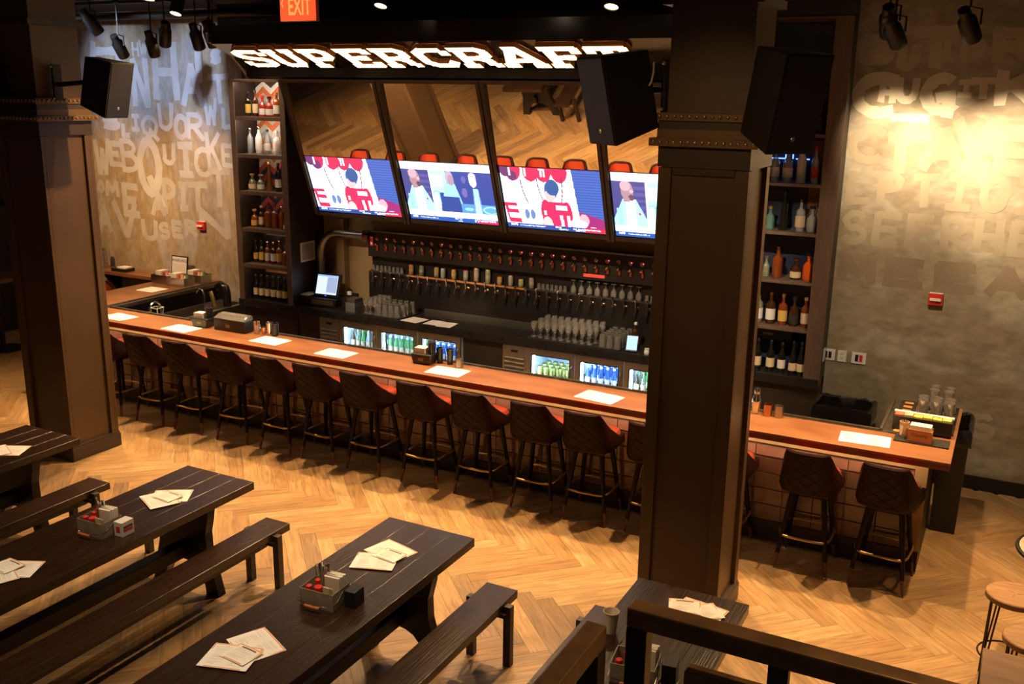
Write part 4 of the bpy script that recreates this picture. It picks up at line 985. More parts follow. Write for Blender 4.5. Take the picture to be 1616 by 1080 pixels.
# counter runner, menus and small things on the back counter
def sheet(loc, rz, w_, h_, label, group=None, style=0, curl=0.004, cat='menu'):
    t = thing('menu_sheet', label, cat, loc, rz, group)
    n = 6; vs = []; fs = []
    for j in range(2):
        for i in range(n+1):
            u = i/n; zz = curl*math.sin(u*PI)*0.6 + (curl*0.5 if (i in (0,n)) and j == 0 else 0)
            vs.append(((u-0.5)*w_, (j-0.5)*h_, 0.0008+zz))
    top = [(i, i+1, n+1+i+1, n+1+i) for i in range(n)]
    vs2 = [(x, y, z-0.0007) for x, y, z in vs]; o = len(vs)
    fs = top + [(b[3]+o,b[2]+o,b[1]+o,b[0]+o) for b in top]
    fs += [(i, o+i, o+i+1, i+1) for i in range(n)] + [(n+1+i+1, o+n+1+i+1, o+n+1+i, n+1+i) for i in range(n)] + [(0,n+1,o+n+1,o),(n,o+n,o+2*n+1,2*n+1)]
    MB().add(vs+vs2, fs).build('paper', M_paper, t)
    def zz(x): return 0.0013+curl*math.sin((x/w_+0.5)*PI)*0.6
    def strip(mb, x0, x1, y0, y1):
        k = max(1, int(abs(x1-x0)/w_*8)); 
        for q in range(k):
            a, b = x0+(x1-x0)*q/k, x0+(x1-x0)*(q+1)/k
            mb.add([(a,y0,zz(a)),(b,y0,zz(b)),(b,y1,zz(b)),(a,y1,zz(a))], [(0,1,2,3)])
    b_ = 0.007; mb = MB(); X, Y = w_/2-0.003, h_/2-0.003
    if style != 2:
        strip(mb, -X, X, -Y, -Y+b_); strip(mb, -X, X, Y-b_, Y); strip(mb, -X, -X+b_, -Y, Y); strip(mb, X-b_, X, -Y, Y)
        mb.build('border_print', M_print, t)
    mb = MB(); rng = random.Random(int(abs(loc[0]*1000)+abs(loc[1])*77))
    cols = 2 if w_ > 0.2 else 1
    for c in range(cols):
        x0 = -X+0.02+c*(2*X-0.02)/cols; x1 = x0+(2*X-0.04)/cols-0.01
        y = Y-0.03
        while y > -Y+0.025:
            strip(mb, x0, x0+(x1-x0)*rng.uniform(0.5,1), y-0.0022, y)
            y -= rng.choice([0.008,0.009,0.016])
    mb.build('text_print', M_greyink, t)
    if style == 1:
        mb = MB(); strip(mb, -0.05, 0.05, Y-0.024, Y-0.014); mb.build('heading_print', M_ink, t)
    return t
sheet((-6.29,9.55,CZ+0.001), math.radians(-8), 0.25, 0.25, 'square menu paper on the back counter right of the pint glasses', None, 0)
sheet((-6.01,9.55,CZ+0.001), math.radians(2), 0.19, 0.23, 'left menu paper of the pair in the middle of the back counter', None, 0)
sheet((-5.82,9.53,CZ+0.0012), math.radians(6), 0.19, 0.25, 'right menu paper of the pair in the middle of the back counter', None, 0)
tag(MB().box(-6.42, -4.76, 9.97, 9.995, CZ, CZ+0.045).build('backsplash_rail', M_steel, bevel=0.002), 'low steel rail along the back of the black counter', 'rail')

# point of sale terminal
t = thing('cash_terminal', 'black touch screen till with lit white screen on the back counter', 'till', (-7.70, 9.58, CZ+0.0005), math.radians(4))
MB().box(-0.24, 0.19, 0.0, 0.34, 0, 0.10).build('cash_drawer', M_blackplastic, t, bevel=0.004)
MB().box(-0.20, 0.15, -0.004, 0.0, 0.02, 0.085).build('drawer_front', mat('drawer_steel', (0.35,0.20,0.13), 0.35, 0.7), t)
MB().lathe([(0.0001,0),(0.010,0),(0.010,0.004),(0,0.004)], 10).xform(Matrix.Translation((0,-0.004,0.05)) @ Matrix.Rotation(PI/2,4,'X')).build('drawer_lock', M_chrome, t)
Rm = Matrix.Translation((-0.02,0.08,0.11)) @ Matrix.Rotation(math.radians(-18),4,'X')
MB().box(-0.185, 0.185, 0, 0.05, 0, 0.31).xform(Rm).build('monitor', M_blackplastic, t, bevel=0.006)
MB().box(-0.155, 0.155, -0.003, -0.0005, 0.035, 0.285).xform(Rm).build('screen', mat('till_screen', (0.1,0.1,0.1), 0.3, emit=(0.72,0.82,1.0), es=1.0), t)
MB().box(0.0, 0.15, -0.004, -0.0032, 0.06, 0.26).xform(Rm).build('screen_panel', mat('till_panel', (0.1,0.1,0.1), 0.3, emit=(0.42,0.52,0.80), es=0.8), t)
MB().box(-0.155, 0.155, -0.004, -0.0032, 0.265, 0.285).xform(Rm).build('screen_bar', mat('till_bar', (0.1,0.1,0.1), 0.3, emit=(0.3,0.5,0.9), es=0.9), t)
MB().box(-0.012, 0.012, -0.003, 0, 0.012, 0.024).xform(Rm).build('logo_light', mat('blue_led', (0,0,0.5), 0.3, emit=(0.1,0.1,1.0), es=2.0), t)
t = thing('receipt_printer', 'dark basket with pale papers left of the till on the back counter', 'basket', (-7.965, 9.52, CZ+0.0005))
for sx in (-1,1): MB().box(sx*0.072-0.004, sx*0.072+0.004, 0, 0.22, 0, 0.13).build('basket_side', M_black, t)
for y in (0, 0.216): MB().box(-0.068, 0.068, y, y+0.006, 0, 0.13).build('basket_side', M_black, t)
MB().box(-0.06, 0.06, 0.012, 0.20, 0.0, 0.14).build('papers', mat('pale_paper', (0.55,0.45,0.38), 0.8), t)
t = thing('card_reader', 'black card machine right of the till on the back counter', 'card reader', (-7.40, 9.74, CZ+0.0005))
MB().hexa([(-0.06,-0.10,0),(0.08,-0.10,0),(0.08,0.10,0),(-0.06,0.10,0)],[(-0.06,-0.08,0.13),(0.07,-0.08,0.13),(0.07,0.10,0.17),(-0.06,0.10,0.17)]).build('body', M_blackplastic, t, bevel=0.006)
MB().lathe([(0.0001,0.16),(0.03,0.16),(0.03,0.20),(0,0.205)], 10).build('paper_roll', M_paper, t)
t = thing('napkin_box', 'clear plastic box holding dark napkins on the back counter', 'box', (-7.215, 9.60, CZ+0.0005))
for a in ((-0.072,0.072,-0.10,-0.097),(-0.072,0.072,0.097,0.10),(-0.072,-0.069,-0.097,0.097),(0.069,0.072,-0.097,0.097)): MB().box(*a, 0, 0.12).build('clear_wall', glass_mat('acrylic',(0.8,0.82,0.85),0.15,0.3,(0.55,0.55,0.58)), t)
MB().box(-0.062, 0.062, -0.085, 0.085, 0.003, 0.165).build('napkins', mat('brown_napkins', (0.07,0.05,0.045), 0.8), t)
t = thing('smartphone', 'phone with glowing blue screen leaning on the back counter beside the right column', 'phone', (-3.47, 9.47, CZ+0.0005), math.radians(10))
Rp = Matrix.Rotation(math.radians(-24),4,'X')
MB().box(-0.065, 0.065, 0, 0.012, 0.01, 0.19).xform(Rp).build('case', M_blackplastic, t, bevel=0.003)
MB().box(-0.057, 0.057, -0.002, 0, 0.028, 0.18).xform(Rp).build('screen', mat('phone_screen', (0.1,0.2,0.3), 0.3, emit=(0.36,0.66,1.0), es=1.0), t)
MB().box(-0.06, 0.06, 0.012, 0.09, 0, 0.014).build('stand', M_blackplastic, t)
bottle('spirit', 0.27, 0.042, 'brown', 'cream', 'white', (-3.52, 9.72, CZ+0.0005), 'dark bottle with cream label behind the phone on the back counter', None)
tag(MB().lathe([(0.024,0),(0.030,0.0),(0.034,0.02),(0.026,0.05),(0.030,0.06),(0,0.062)], 10).build('crumpled_napkin', M_white, loc=(-3.30,9.50,CZ+0.0005)), 'crumpled white napkin on the back counter edge beside the right column', 'napkin')
# glycol pipe and framed licence
pp = thing('beer_line_pipe', 'thick curved steel pipe bending into the tap wall left of the taps', 'pipe', (-7.99, 9.93, CZ+0.0005))
pts = [(0,0,0)]+[(0,0,0.50)]+[(0.28-0.28*math.cos(a), 0, 0.60+0.30*math.sin(a)) for a in [i*PI/2/8 for i in range(9)]]+[(0.70,0,0.90)]
MB().tube(pts, 0.052, 14).build('pipe', M_steel, pp, smooth=True)
MB().lathe([(0.085,0),(0.085,0.012),(0.06,0.02)], 14).build('pipe_flange', M_steel, pp)
MB().lathe([(0.052,0),(0.075,0.0),(0.075,0.014),(0.052,0.014)], 14).xform(Matrix.Translation((0.70,0,0.90)) @ Matrix.Rotation(PI/2,4,'Y')).build('pipe_flange', M_steel, pp)
t = thing('framed_licence', 'white framed certificate on the cabinet side left of the steel pipe', 'frame', (-8.058, 9.74, 1.46))
MB().box(0, 0.012, -0.14, 0.14, 0, 0.25).build('frame', M_white, t)
MB().box(0.012, 0.014, -0.115, 0.115, 0.025, 0.225).build('print', mat('certificate', (0.42,0.36,0.32), 0.6), t)
tag(MB().box(-7.78, -7.66, 9.99, 10.098, CZ+0.001, 2.0).build('pilaster', M_niche), 'tan pilaster in the recess between the pipe and the tap wall', 'pilaster')

# ------------------------------------------------------------------ under counter refrigerators
def fridge(x0, wl_, doors, label, contents):
    W_ = wl_+sum(doors)
    t = thing('bar_refrigerator', label, 'refrigerator', (x0, 9.47, 0), 0, 'steel refrigerators under the back counter')
    y1 = 0.58; zb, zt = 0.10, 0.815
    sh = MB()
    sh.box(0, W_, 0.0, y1, zb-0.02, zb); sh.box(0, W_, 0.02, y1, zt-0.02, zt); sh.box(0, W_, y1-0.02, y1, zb, zt-0.02)
    sh.box(0, 0.02, 0.03, y1-0.02, zb, zt-0.02); sh.box(W_-0.02, W_, 0.03, y1-0.02, zb, zt-0.02); sh.box(wl_-0.01, wl_+0.01, 0.03, y1-0.02, zb, zt-0.02)
    sh.build('carcass', mat('fridge_liner', (0.75,0.80,0.86), 0.4), t)
    MB().box(0.02, W_-0.02, 0.05, 0.4, 0.0, zb-0.02).build('kick_base', M_black, t)
    lp = MB().box(0.004, wl_-0.006, -0.012, 0.02, zb, zt).build('louvre_panel', M_steel, t, bevel=0.003)
    for k in range(9):
        z = zt-0.17-k*0.052
        MB().hexa([(0.03,-0.022,z),(wl_-0.03,-0.022,z),(wl_-0.03,-0.012,z-0.012),(0.03,-0.012,z-0.012)],[(0.03,-0.022,z+0.018),(wl_-0.03,-0.022,z+0.018),(wl_-0.03,-0.012,z+0.028),(0.03,-0.012,z+0.028)]).build('louvre', M_steeldark, lp)
    MB().box(wl_*0.36, wl_*0.64, -0.016, -0.012, zt-0.08, zt-0.05).build('name_plate', M_blackplastic, lp)
    x = wl_
    for di, dw in enumerate(doors):
        d = MB(); a, b = x+0.004, x+dw-0.004; fw = 0.052
        d.box(a, b, -0.012, 0.02, zt-fw-0.02, zt); d.box(a, b, -0.012, 0.02, zb, zb+fw); d.box(a, a+fw, -0.012, 0.02, zb+fw, zt-fw-0.02); d.box(b-fw, b, -0.012, 0.02, zb+fw, zt-fw-0.02)
        door = d.build('door', M_steel, t, bevel=0.002)
        g = MB(); gw = 0.012
        g.box(a+fw, b-fw, -0.006, 0.012, zt-fw-0.02-gw, zt-fw-0.02); g.box(a+fw, b-fw, -0.006, 0.012, zb+fw, zb+fw+gw); g.box(a+fw, a+fw+gw, -0.006, 0.012, zb+fw+gw, zt-fw-0.02-gw); g.box(b-fw-gw, b-fw, -0.006, 0.012, zb+fw+gw, zt-fw-0.02-gw)
        g.build('gasket', M_blackplastic, door)
        MB().box(a+fw+gw, b-fw-gw, 0.0, 0.004, zb+fw+gw, zt-fw-0.02-gw).build('pane', M_pane, door)
        MB().tube([(b-0.022,-0.012,zb+0.32),(b-0.022,-0.045,zb+0.34),(b-0.022,-0.045,zt-0.16),(b-0.022,-0.012,zt-0.14)], 0.008, 8).build('handle', M_steeldark, door)
        MB().box(a+0.05, b-0.05, 0.10, 0.50, 0.44, 0.448).build('rack', M_steel, t)
        MB().tube([(a+0.075,0.035,zb+0.05),(a+0.075,0.035,zt-0.06)], 0.009, 6).build('light_tube', mat('fridge_led', (1,1,1), 0.4, emit=(0.50,0.80,1.0), es=75.0), t)
        MB().box(a+0.05, b-0.05, 0.04, 0.06, zt-0.05, zt-0.035).build('light_bar', mat('fridge_led', (1,1,1)), t)
        kind = contents[di]
        for lev, z0 in ((0, zb+0.001), (1, 0.449)):
            for j in range(3):
                y = 0.15+0.12*j
                nx = 6 if kind != 'cans' else 6
                for i in range(nx):
                    xx = a+0.095+(dw-0.19)*i/(nx-1)
                    world = (x0+xx, 9.47+y, z0)
                    lab = f'{ORD[i]} in {RW4[j]} row of {["lower","upper"][lev]} rack'
                    dname = ['first','second','third'][di]
                    fl = 'left fridge' if x0 < -6 else 'right fridge'
                    if lev == 0 and j > 0: continue
                    if kind == 'green': bottle('beer', 0.21, 0.029, 'green', 'cream', 'white', world, f'green beer bottle, {lab}, {dname} door of {fl}', f'green bottles in the {fl} {dname} door')
                    elif kind == 'mix': 
                        bdy = ['brown','pale','green','clear'][(i+j)%4]
                        bottle('beer', 0.22, 0.028, bdy, 'cream', 'gold', world, f'{bdy} bottle, {lab}, {dname} door of {fl}', f'{bdy} bottles in the {fl} {dname} door')
                    elif kind == 'blue': bottle('beer', 0.21, 0.029, 'blue' if i < 5 else 'green', 'white', 'white', world, f'{["blue","green"][i>=5]} beer bottle, {lab}, {dname} door of {fl}', f'beer bottles in the {fl} {dname} door' if i < 5 else f'green beer bottles in the {fl} {dname} door')
                    elif kind == 'cans':
                        if 'fcan' not in PROTO:
                            q = thing('beverage_can', '', 'can', world)
                            MB().lathe([(0.026,0),(0.032,0.008),(0.032,0.108),(0.026,0.12)], 10).build('can_body', mat('yellow_can', (0.50,0.48,0.12), 0.35, 0.3), q, smooth=True)
                            MB().lathe([(0.0001,0.118),(0.0255,0.118),(0.026,0.123),(0.024,0.123)], 10).build('lid', M_steel, q)
                            PROTO['fcan'] = q; q['label'] = f'pale can, {lab}, {dname} door of {fl}'; q['group'] = f'cans in the {fl} {dname} door'
                        else: dup(PROTO['fcan'], world, 0, f'pale can, {lab}, {dname} door of {fl}', f'cans in the {fl} {dname} door')
        x += dw
    return t
fridge(-7.675, 0.31, [0.575,0.60,0.60], 'steel three door refrigerator under the left of the back counter', ['mix','green','blue'])
fridge(-5.03, 0.31, [0.60,0.58,0.58], 'steel three door refrigerator under the right of the back counter', ['cans','blue','mix'])
tag(MB().box(-5.575, -5.035, 9.50, 10.05, 0, 0.815).build('drawer_cabinet', M_dark, bevel=0.003), 'plain dark cabinet between the two refrigerators', 'cabinet')
tag(MB().box(-8.04, -7.70, 9.50, 10.05, 0, 0.815).build('drawer_cabinet', M_dark, bevel=0.003), 'plain dark cabinet under the till left of the refrigerators', 'cabinet')
tag(MB().box(-8.94, -8.06, 9.50, 10.05, 0, 0.815).build('drawer_cabinet', M_dark, bevel=0.003), 'plain dark cabinet under the left wine bottles', 'cabinet')
tag(MB().box(-2.48, -1.50, 9.50, 10.05, 0, 0.815).build('drawer_cabinet', M_dark, bevel=0.003), 'plain dark cabinet under the right wine bottles', 'cabinet')
tag(MB().box(-2.95, -2.50, 9.50, 10.05, 0, 0.815).build('drawer_cabinet', M_dark, bevel=0.003), 'plain dark cabinet under the counter behind the right column', 'cabinet')

# ------------------------------------------------------------------ the bar
BZ = 1.07
BX0, BX1 = -10.22, -0.18
bt = thing('bar_worktop', 'long U shaped orange brown wooden bar top', 'bar top', (0,0,0))
MB().prism([(BX0,7.215),(BX1,7.215),(BX1,8.66),(-0.66,8.66),(-0.66,7.69),(-9.51,7.69),(-9.51,9.655),(BX0,9.655)], 'z', BZ-0.02, BZ).build('top_board', M_barwood, bt, bevel=0.003)
MB().prism([(BX0+0.004,7.219),(BX1-0.004,7.219),(BX1-0.004,8.656),(-0.664,8.656),(-0.664,7.686),(-9.506,7.686),(-9.506,9.655),(BX0+0.004,9.655)], 'z', BZ-0.062, BZ-0.02).build('edge_board', M_barwood_edge, bt)
for (x0, x1, y0, y1) in ((-9.51,-0.66,7.69,7.765),(-9.51,-9.435,7.765,9.60),(-0.735,-0.66,7.765,8.60)):
    MB().box(x0, x1, y0, y1, BZ-0.055, BZ-0.012).build('drip_rail', mat('dark_rail_steel', (0.22,0.19,0.15), 0.3, 0.9, var=0.2, scale=10), bt, bevel=0.004)
    if x1-x0 > 1: MB().box(x0+0.075, x1-0.075, y1-0.022, y1, BZ-0.012, BZ+0.004).build('rail_lip', M_steeldark, bt)
    else: MB().box(x0, x0+0.022, y0, y1, BZ-0.012, BZ+0.004).build('rail_lip', M_steeldark, bt)
for x in (-9.0,-8.0,-6.9,-5.95,-5.35,-4.4,-3.55,-3.1,-2.5,-1.25):
    MB().lathe([(0.0001,0),(0.05,0),(0.05,0.0035),(0,0.0035)], 12, sx=1.0, sy=0.4).build('drain_cap', M_steel, bt, loc=(x,7.717,BZ-0.0125))
MB().box(-10.0, -0.40, 7.300, 7.312, BZ-0.070, BZ-0.0625).build('under_bar_led', mat('under_bar_led', (1,1,1), 0.4, emit=(1.0,0.70,0.40), es=K_LED), bt)
MB().box(-10.0, -0.40, 7.288, 7.298, BZ-0.078, BZ-0.0625).build('led_channel', M_black, bt)
bd = thing('bar_counter', 'tiled bar front with black kick and beige trim under the wooden top', 'bar', (0,0,0))
MB().prism([(-10.05,7.575),(-0.335,7.575),(-0.335,8.60),(-0.58,8.60),(-0.58,7.72),(-9.60,7.72),(-9.60,9.64),(-10.05,9.64)], 'z', 0.0, BZ-0.062).build('bar_frame', M_dark, bd)
MB().box(-10.05, -0.335, 7.556, 7.575, 0, 0.185).build('kick_board', M_base, bd)
MB().box(-10.05, -0.335, 7.54, 7.556, 0, 0.012).build('kick_strip', M_steeldark, bd)
M_trimb = mat('beige_trim', (0.36,0.255,0.115), 0.5, var=0.08, scale=3, stretch=(0.5,4,4))
MB().box(-10.05, -0.335, 7.552, 7.575, 0.862, BZ-0.064).build('beige_trim', M_trimb, bd)
MB().box(-0.425, -0.335, 7.552, 7.575, 0.19, 0.862).build('end_post', M_trimb, bd)
MB().box(-10.05, -0.425, 7.566, 7.575, 0.846, 0.862).build('shadow_gap', M_base, bd)  # black strip between the tiles and the beige trim
MB().box(-10.05, -0.425, 7.570, 7.575, 0.185, 0.846).build('grout', mat('tile_grout', (0.20,0.10,0.06), 0.9), bd)
tile_ms = []
for k, c in enumerate([(0.105,0.046,0.026),(0.09,0.039,0.022),(0.12,0.054,0.031)]):
    tile_ms.append(mat('terracotta_tile_%d'%k, c, 0.22, var=0.18, scale=7, coat=0.2))
cap_ms = [mat('cap_tile_%d'%k, c, 0.22, var=0.15, scale=7, coat=0.2) for k, c in enumerate([(0.24,0.115,0.075),(0.215,0.10,0.065),(0.265,0.13,0.085)])]
tw = 0.2435
rows_z = [(0.745,0.845),(0.605,0.739),(0.468,0.602),(0.331,0.465),(0.194,0.328)]
tmes = {}
for ri, (z0, z1) in enumerate(rows_z):
    for k in range(3):
        hh = z1-z0
        me = MB().hexa([(0.0015,0,0.0015),(tw-0.0015,0,0.0015),(tw-0.004,-0.010,0.004),(0.004,-0.010,0.004)][:0] or [(0.0015,0,0.0015),(tw-0.0015,0,0.0015),(tw-0.0015,0,hh-0.0015),(0.0015,0,hh-0.0015)], [(0.005,-0.009,0.005),(tw-0.005,-0.009,0.005),(tw-0.005,-0.009,hh-0.005),(0.005,-0.009,hh-0.005)]).mesh('tile')
        if ri == 0:
            me = MB().hexa([(0.0012,0,0.0012),(tw-0.0012,0,0.0012),(tw-0.0012,0,hh-0.0012),(0.0012,0,hh-0.0012)], [(0.004,-0.020,0.012),(tw-0.004,-0.020,0.012),(tw-0.004,-0.020,hh-0.003),(0.004,-0.020,hh-0.003)]).mesh('tile')
        me.materials.append((cap_ms if ri == 0 else tile_ms)[k]); tmes[(ri,k)] = me
col = 0
x = -0.425-tw
while x > -10.05:
    for ri, (z0, z1) in enumerate(rows_z):
        child('tile', tmes[(ri, random.randrange(3))], bd, (x, 7.5705, z0))
    x -= tw
for i, x in enumerate((-8.55,-7.30,-5.36,-3.50,-1.34)):
    o = MB().box(-0.058, 0.058, -0.012, 0.0, -0.022, 0.022)
    t = thing('power_outlet', ['black power outlet under the bar top at its left end','black power outlet under the bar top behind the fourth stool','black power outlet under the bar top in the middle of the bar','black power outlet under the bar top left of the right column','black power outlet under the bar top right of the right column'][i], 'outlet', (x, 7.552, 0.955), 0, 'outlets under the bar top')
    o.build('plate', M_blackplastic, t)
    MB().box(-0.012, 0.012, -0.014, -0.012, -0.004, 0.008).build('socket', M_white, t)

# ------------------------------------------------------------------ bar stools
M_vinyl = mat('red_vinyl', (0.42,0.055,0.025), 0.30, var=0.08, scale=6, coat=0.25)
M_shell = mat('dark_brown_leather', (0.016,0.0036,0.003), 0.48, var=0.3, scale=14, bump=0.25, spec=0.14)
M_leg = mat('black_leg', (0.0045,0.0028,0.0024), 0.38, spec=0.2)
M_tip = mat('walnut_tip', (0.12,0.04,0.018), 0.4)
def sgnpow(v, e): return math.copysign(abs(v)**e, v)
def stool_shell():
    path = []
    for i in range(4): path.append((0.232, 0.15-0.15*i/4))
    for i in range(17):
        a = math.radians(90-180*i/16)
        path.append((0.232*sgnpow(math.sin(a),0.46), -0.26*abs(math.cos(a))**0.46))
    for i in range(1,5): path.append((-0.232, 0.15*i/4))
    def hgt(y):
        k = min(1, max(0, (y+0.205)/0.25)); k = k**0.50
        return 1.035-0.29*k
    return path, hgt
def make_stool(label):
    t = thing('bar_stool', label, 'bar stool', (0,0,0), 0, 'bar stools along the bar')
    path, hgt = stool_shell(); n = len(path); K = 6
    def pt(i, k, inset):
        x, y = path[i]; z0 = 0.675; z = z0+(hgt(y)-z0)*k/K
        f = (z-z0)/(1.035-z0)
        wx = 1.0-0.20*f; back = max(0.0, -y/0.26)
        xx = x*wx - math.copysign(inset, x)*min(1,abs(x)/0.12); yy = y-0.12*f*back + inset*back
        if k == 0: xx *= 0.93; yy *= 0.93
        return (xx, yy, z)
    vs = [pt(i,k,0) for k in range(K+1) for i in range(n)]; fs = [(k*n+i, k*n+i+1, (k+1)*n+i+1, (k+1)*n+i) for k in range(K) for i in range(n-1)]
    o_ = len(vs); 
    MB().add(vs, [tuple(reversed(f)) for f in fs]).build('outer_shell', M_shell, t, smooth=True)
    vi = [pt(i,k,0.03) for k in range(K+1) for i in range(n)]
    MB().add(vi, fs).build('inner_pad', M_vinyl, t, smooth=True)
    rim = []
    for i in range(n):
        a, b = Vector(pt(i,K,0)), Vector(pt(i,K,0.03)); rim.append((a+b)/2)
    MB().tube(rim, 0.0175, 8).build('rim_piping', M_shell, t, smooth=True)
    for s in (0, -1):
        MB().tube([(Vector(pt(s,k,0))+Vector(pt(s,k,0.03)))/2 for k in range(K+1)], 0.0165, 8).build('front_piping', M_vinyl, t, smooth=True)
    # diamond quilting seams on the back
    sm = MB()
    for s in (-1, 1):
        for c in range(-3, 4):
            P = []
            for q in range(9):
                k = q/8*K*0.92+0.2; u = c*0.30+s*(q/8-0.5)*1.1
                if abs(u) > 0.95: continue
                fi = (n-1)/2*(1-u*0.42); i0 = int(fi); fr_ = fi-i0; k0 = min(int(k),K-1)
                A = Vector(pt(i0,k0,-0.0015)).lerp(Vector(pt(min(i0+1,n-1),k0,-0.0015)), fr_); B = Vector(pt(i0,k0+1,-0.0015)).lerp(Vector(pt(min(i0+1,n-1),k0+1,-0.0015)), fr_)
                P.append(A.lerp(B, k-k0))
            if len(P) > 2: sm.tube(P, 0.0022, 4)
    sm.build('quilting', M_shell, t)
    # seat cushion
    prof = []
    N = 28; rings = [(0.90,0.672),(1.0,0.69),(1.02,0.73),(1.0,0.772),(0.93,0.792),(0.70,0.802),(0.0,0.805)]
    vs = []; fs = []
    for (s_, z) in rings[:-1]:
        for i in range(N):
            a = 2*PI*i/N; vs.append((0.203*s_*sgnpow(math.cos(a),0.55), 0.0+0.205*s_*sgnpow(math.sin(a),0.55), z))
    for j in range(len(rings)-2):
        for i in range(N): fs.append((j*N+i, j*N+(i+1)%N, (j+1)*N+(i+1)%N, (j+1)*N+i))
    fs.append(tuple((len(rings)-2)*N+i for i in range(N))); fs.append(tuple(range(N-1,-1,-1)))
    MB().add(vs, fs).build('seat', M_vinyl, t, smooth=True)
    MB().box(-0.15, 0.15, -0.16, 0.16, 0.635, 0.672).build('seat_plate', M_black, t)
    for sx in (-1, 1):
        for sy in (-1, 1):
            top = Vector((sx*0.115, sy*0.115, 0.66)); bot = Vector((sx*0.1975, sy*0.1975, 0.012))
            lg = MB().tube([bot.lerp(top,0.18), top], 0.0165, 10, r2=0.024).build('leg', M_leg, t, smooth=True)
            MB().tube([bot, bot.lerp(top,0.18)], 0.0115, 10, r2=0.0165).build('leg_tip', M_tip, lg, smooth=True)
            MB().lathe([(0.012,0),(0.014,0.003),(0.010,0.016)], 10).build('glide', M_chrome, lg, loc=(bot.x,bot.y,0.0))
    ring = []
    for i in range(40):
        a = 2*PI*i/40; ring.append((0.192*sgnpow(math.cos(a),0.42), 0.192*sgnpow(math.sin(a),0.42), 0.278))
    MB().tube(ring, 0.010, 8, closed=True).build('foot_ring', M_brass, t, smooth=True)
    return t
SX = [-8.85,-8.216,-7.634,-7.018,-6.417,-5.877,-5.31,-4.671,-4.082,-3.493,-2.982,-2.40,-1.815,-1.139,-0.565]
SA = [0,2,1,5,0,0,-1,1,0,2,1,0,0,0,-4]
st0 = None
for i, (x, a) in enumerate(zip(SX, SA)):
    if i == 0: lab = 'red vinyl bar stool half hidden by the left column'
    elif i <= 10: lab = f'dark backed red bar stool, {ORD[i-1]} to the right of the left column'
    elif i == 11: lab = 'dark backed red bar stool half hidden on the left of the right column'
    elif i == 12: lab = 'dark backed red bar stool half hidden on the right of the right column'
    elif i == 13: lab = 'dark backed red bar stool second from the right end of the bar'
    else: lab = 'dark backed red bar stool at the right end of the bar'
    if st0 is None:
        st0 = make_stool(lab); st0.location = (x,7.327,0); st0.rotation_euler = (0,0,math.radians(a))
    else: dup(st0, (x,7.327,0), math.radians(a), lab)
dup(st0, (-10.55, 8.75, 0), math.radians(-90), 'red vinyl bar stool on the outer side of the left bar return')

# ------------------------------------------------------------------ communal tables and benches
def make_table(x0, x1, y0, y1, label):
    cx = (x0+x1)/2; t = thing('trestle_table', label, 'table', (cx, y1, 0), 0, 'dark communal tables')
    hw = (x1-x0)/2; L = y1-y0
    pw = 2*hw/4
    for k in range(4):
        MB().box(-hw+k*pw, -hw+(k+1)*pw-0.0006, -L, 0, 0.70, 0.76).build('top_plank', M_tablewood, t, bevel=0.003)
    for yy in (-0.38, -L+0.38):
        q = MB()
        prof = [(-hw+0.03,0.0)]
        # one trestle: wide head, waisted, splayed feet with an arch between them
        outer = [(hw-0.06,0.70),(hw-0.075,0.60),(hw-0.105,0.48),(hw-0.10,0.34),(hw-0.055,0.18),(hw-0.01,0.0)]
        inner = [(hw-0.13,0.0),(hw-0.17,0.12),(hw-0.235,0.20),(0.0,0.235)]
        poly = [(-x,z) for x,z in reversed(outer)]; 
        right = outer+inner[:3]
        full = right+[(0.0,0.235)]+[(-x,z) for x,z in reversed(inner[:3])]+[(-x,z) for x,z in reversed(outer)]
        # split in quads for a clean concave outline
        def band(a, b, c, d): q.hexa([(a[0],yy-0.035,a[1]),(b[0],yy-0.035,b[1]),(c[0],yy-0.035,c[1]),(d[0],yy-0.035,d[1])],[(a[0],yy+0.035,a[1]),(b[0],yy+0.035,b[1]),(c[0],yy+0.035,c[1]),(d[0],yy+0.035,d[1])])
        o = outer
        for a, b in zip(o[:3], o[1:4]): band((-b[0],b[1]),(b[0],b[1]),(a[0],a[1]),(-a[0],a[1]))
        arch = [(0.0,0.235),(0.06,0.228),(0.12,0.20),(0.165,0.15),(0.195,0.08),(0.205,0.0)]
        ox = lambda z: np.interp(z, [0.0,0.18,0.34], [hw-0.01,hw-0.055,hw-0.10])
        for a, b in zip(arch[:-1], arch[1:]):
            for s in (1,-1):
                if s == 1: band((b[0],b[1]),(float(ox(b[1])),b[1]),(float(ox(a[1])),a[1]),(a[0],a[1]))
                else: band((-float(ox(b[1])),b[1]),(-b[0],b[1]),(-a[0],a[1]),(-float(ox(a[1])),a[1]))
        for a, b in ((0.34,0.235),):
            band((-float(ox(b)),b),(float(ox(b)),b),(float(ox(a)),a),(-float(ox(a)),a))
        q.build('trestle', M_darkwood, t)
        MB().box(-0.09, 0.09, yy-0.05, yy+0.05, 0.64, 0.70).build('cleat', M_darkwood, t)
    MB().box(-0.05, 0.05, -L+0.42, -0.42, 0.27, 0.37).build('stretcher', M_darkwood, t, bevel=0.004)
    MB().box(-0.02, 0.02, -0.34, -0.29, 0.26, 0.38).build('wedge', M_darkwood, t)
    return t
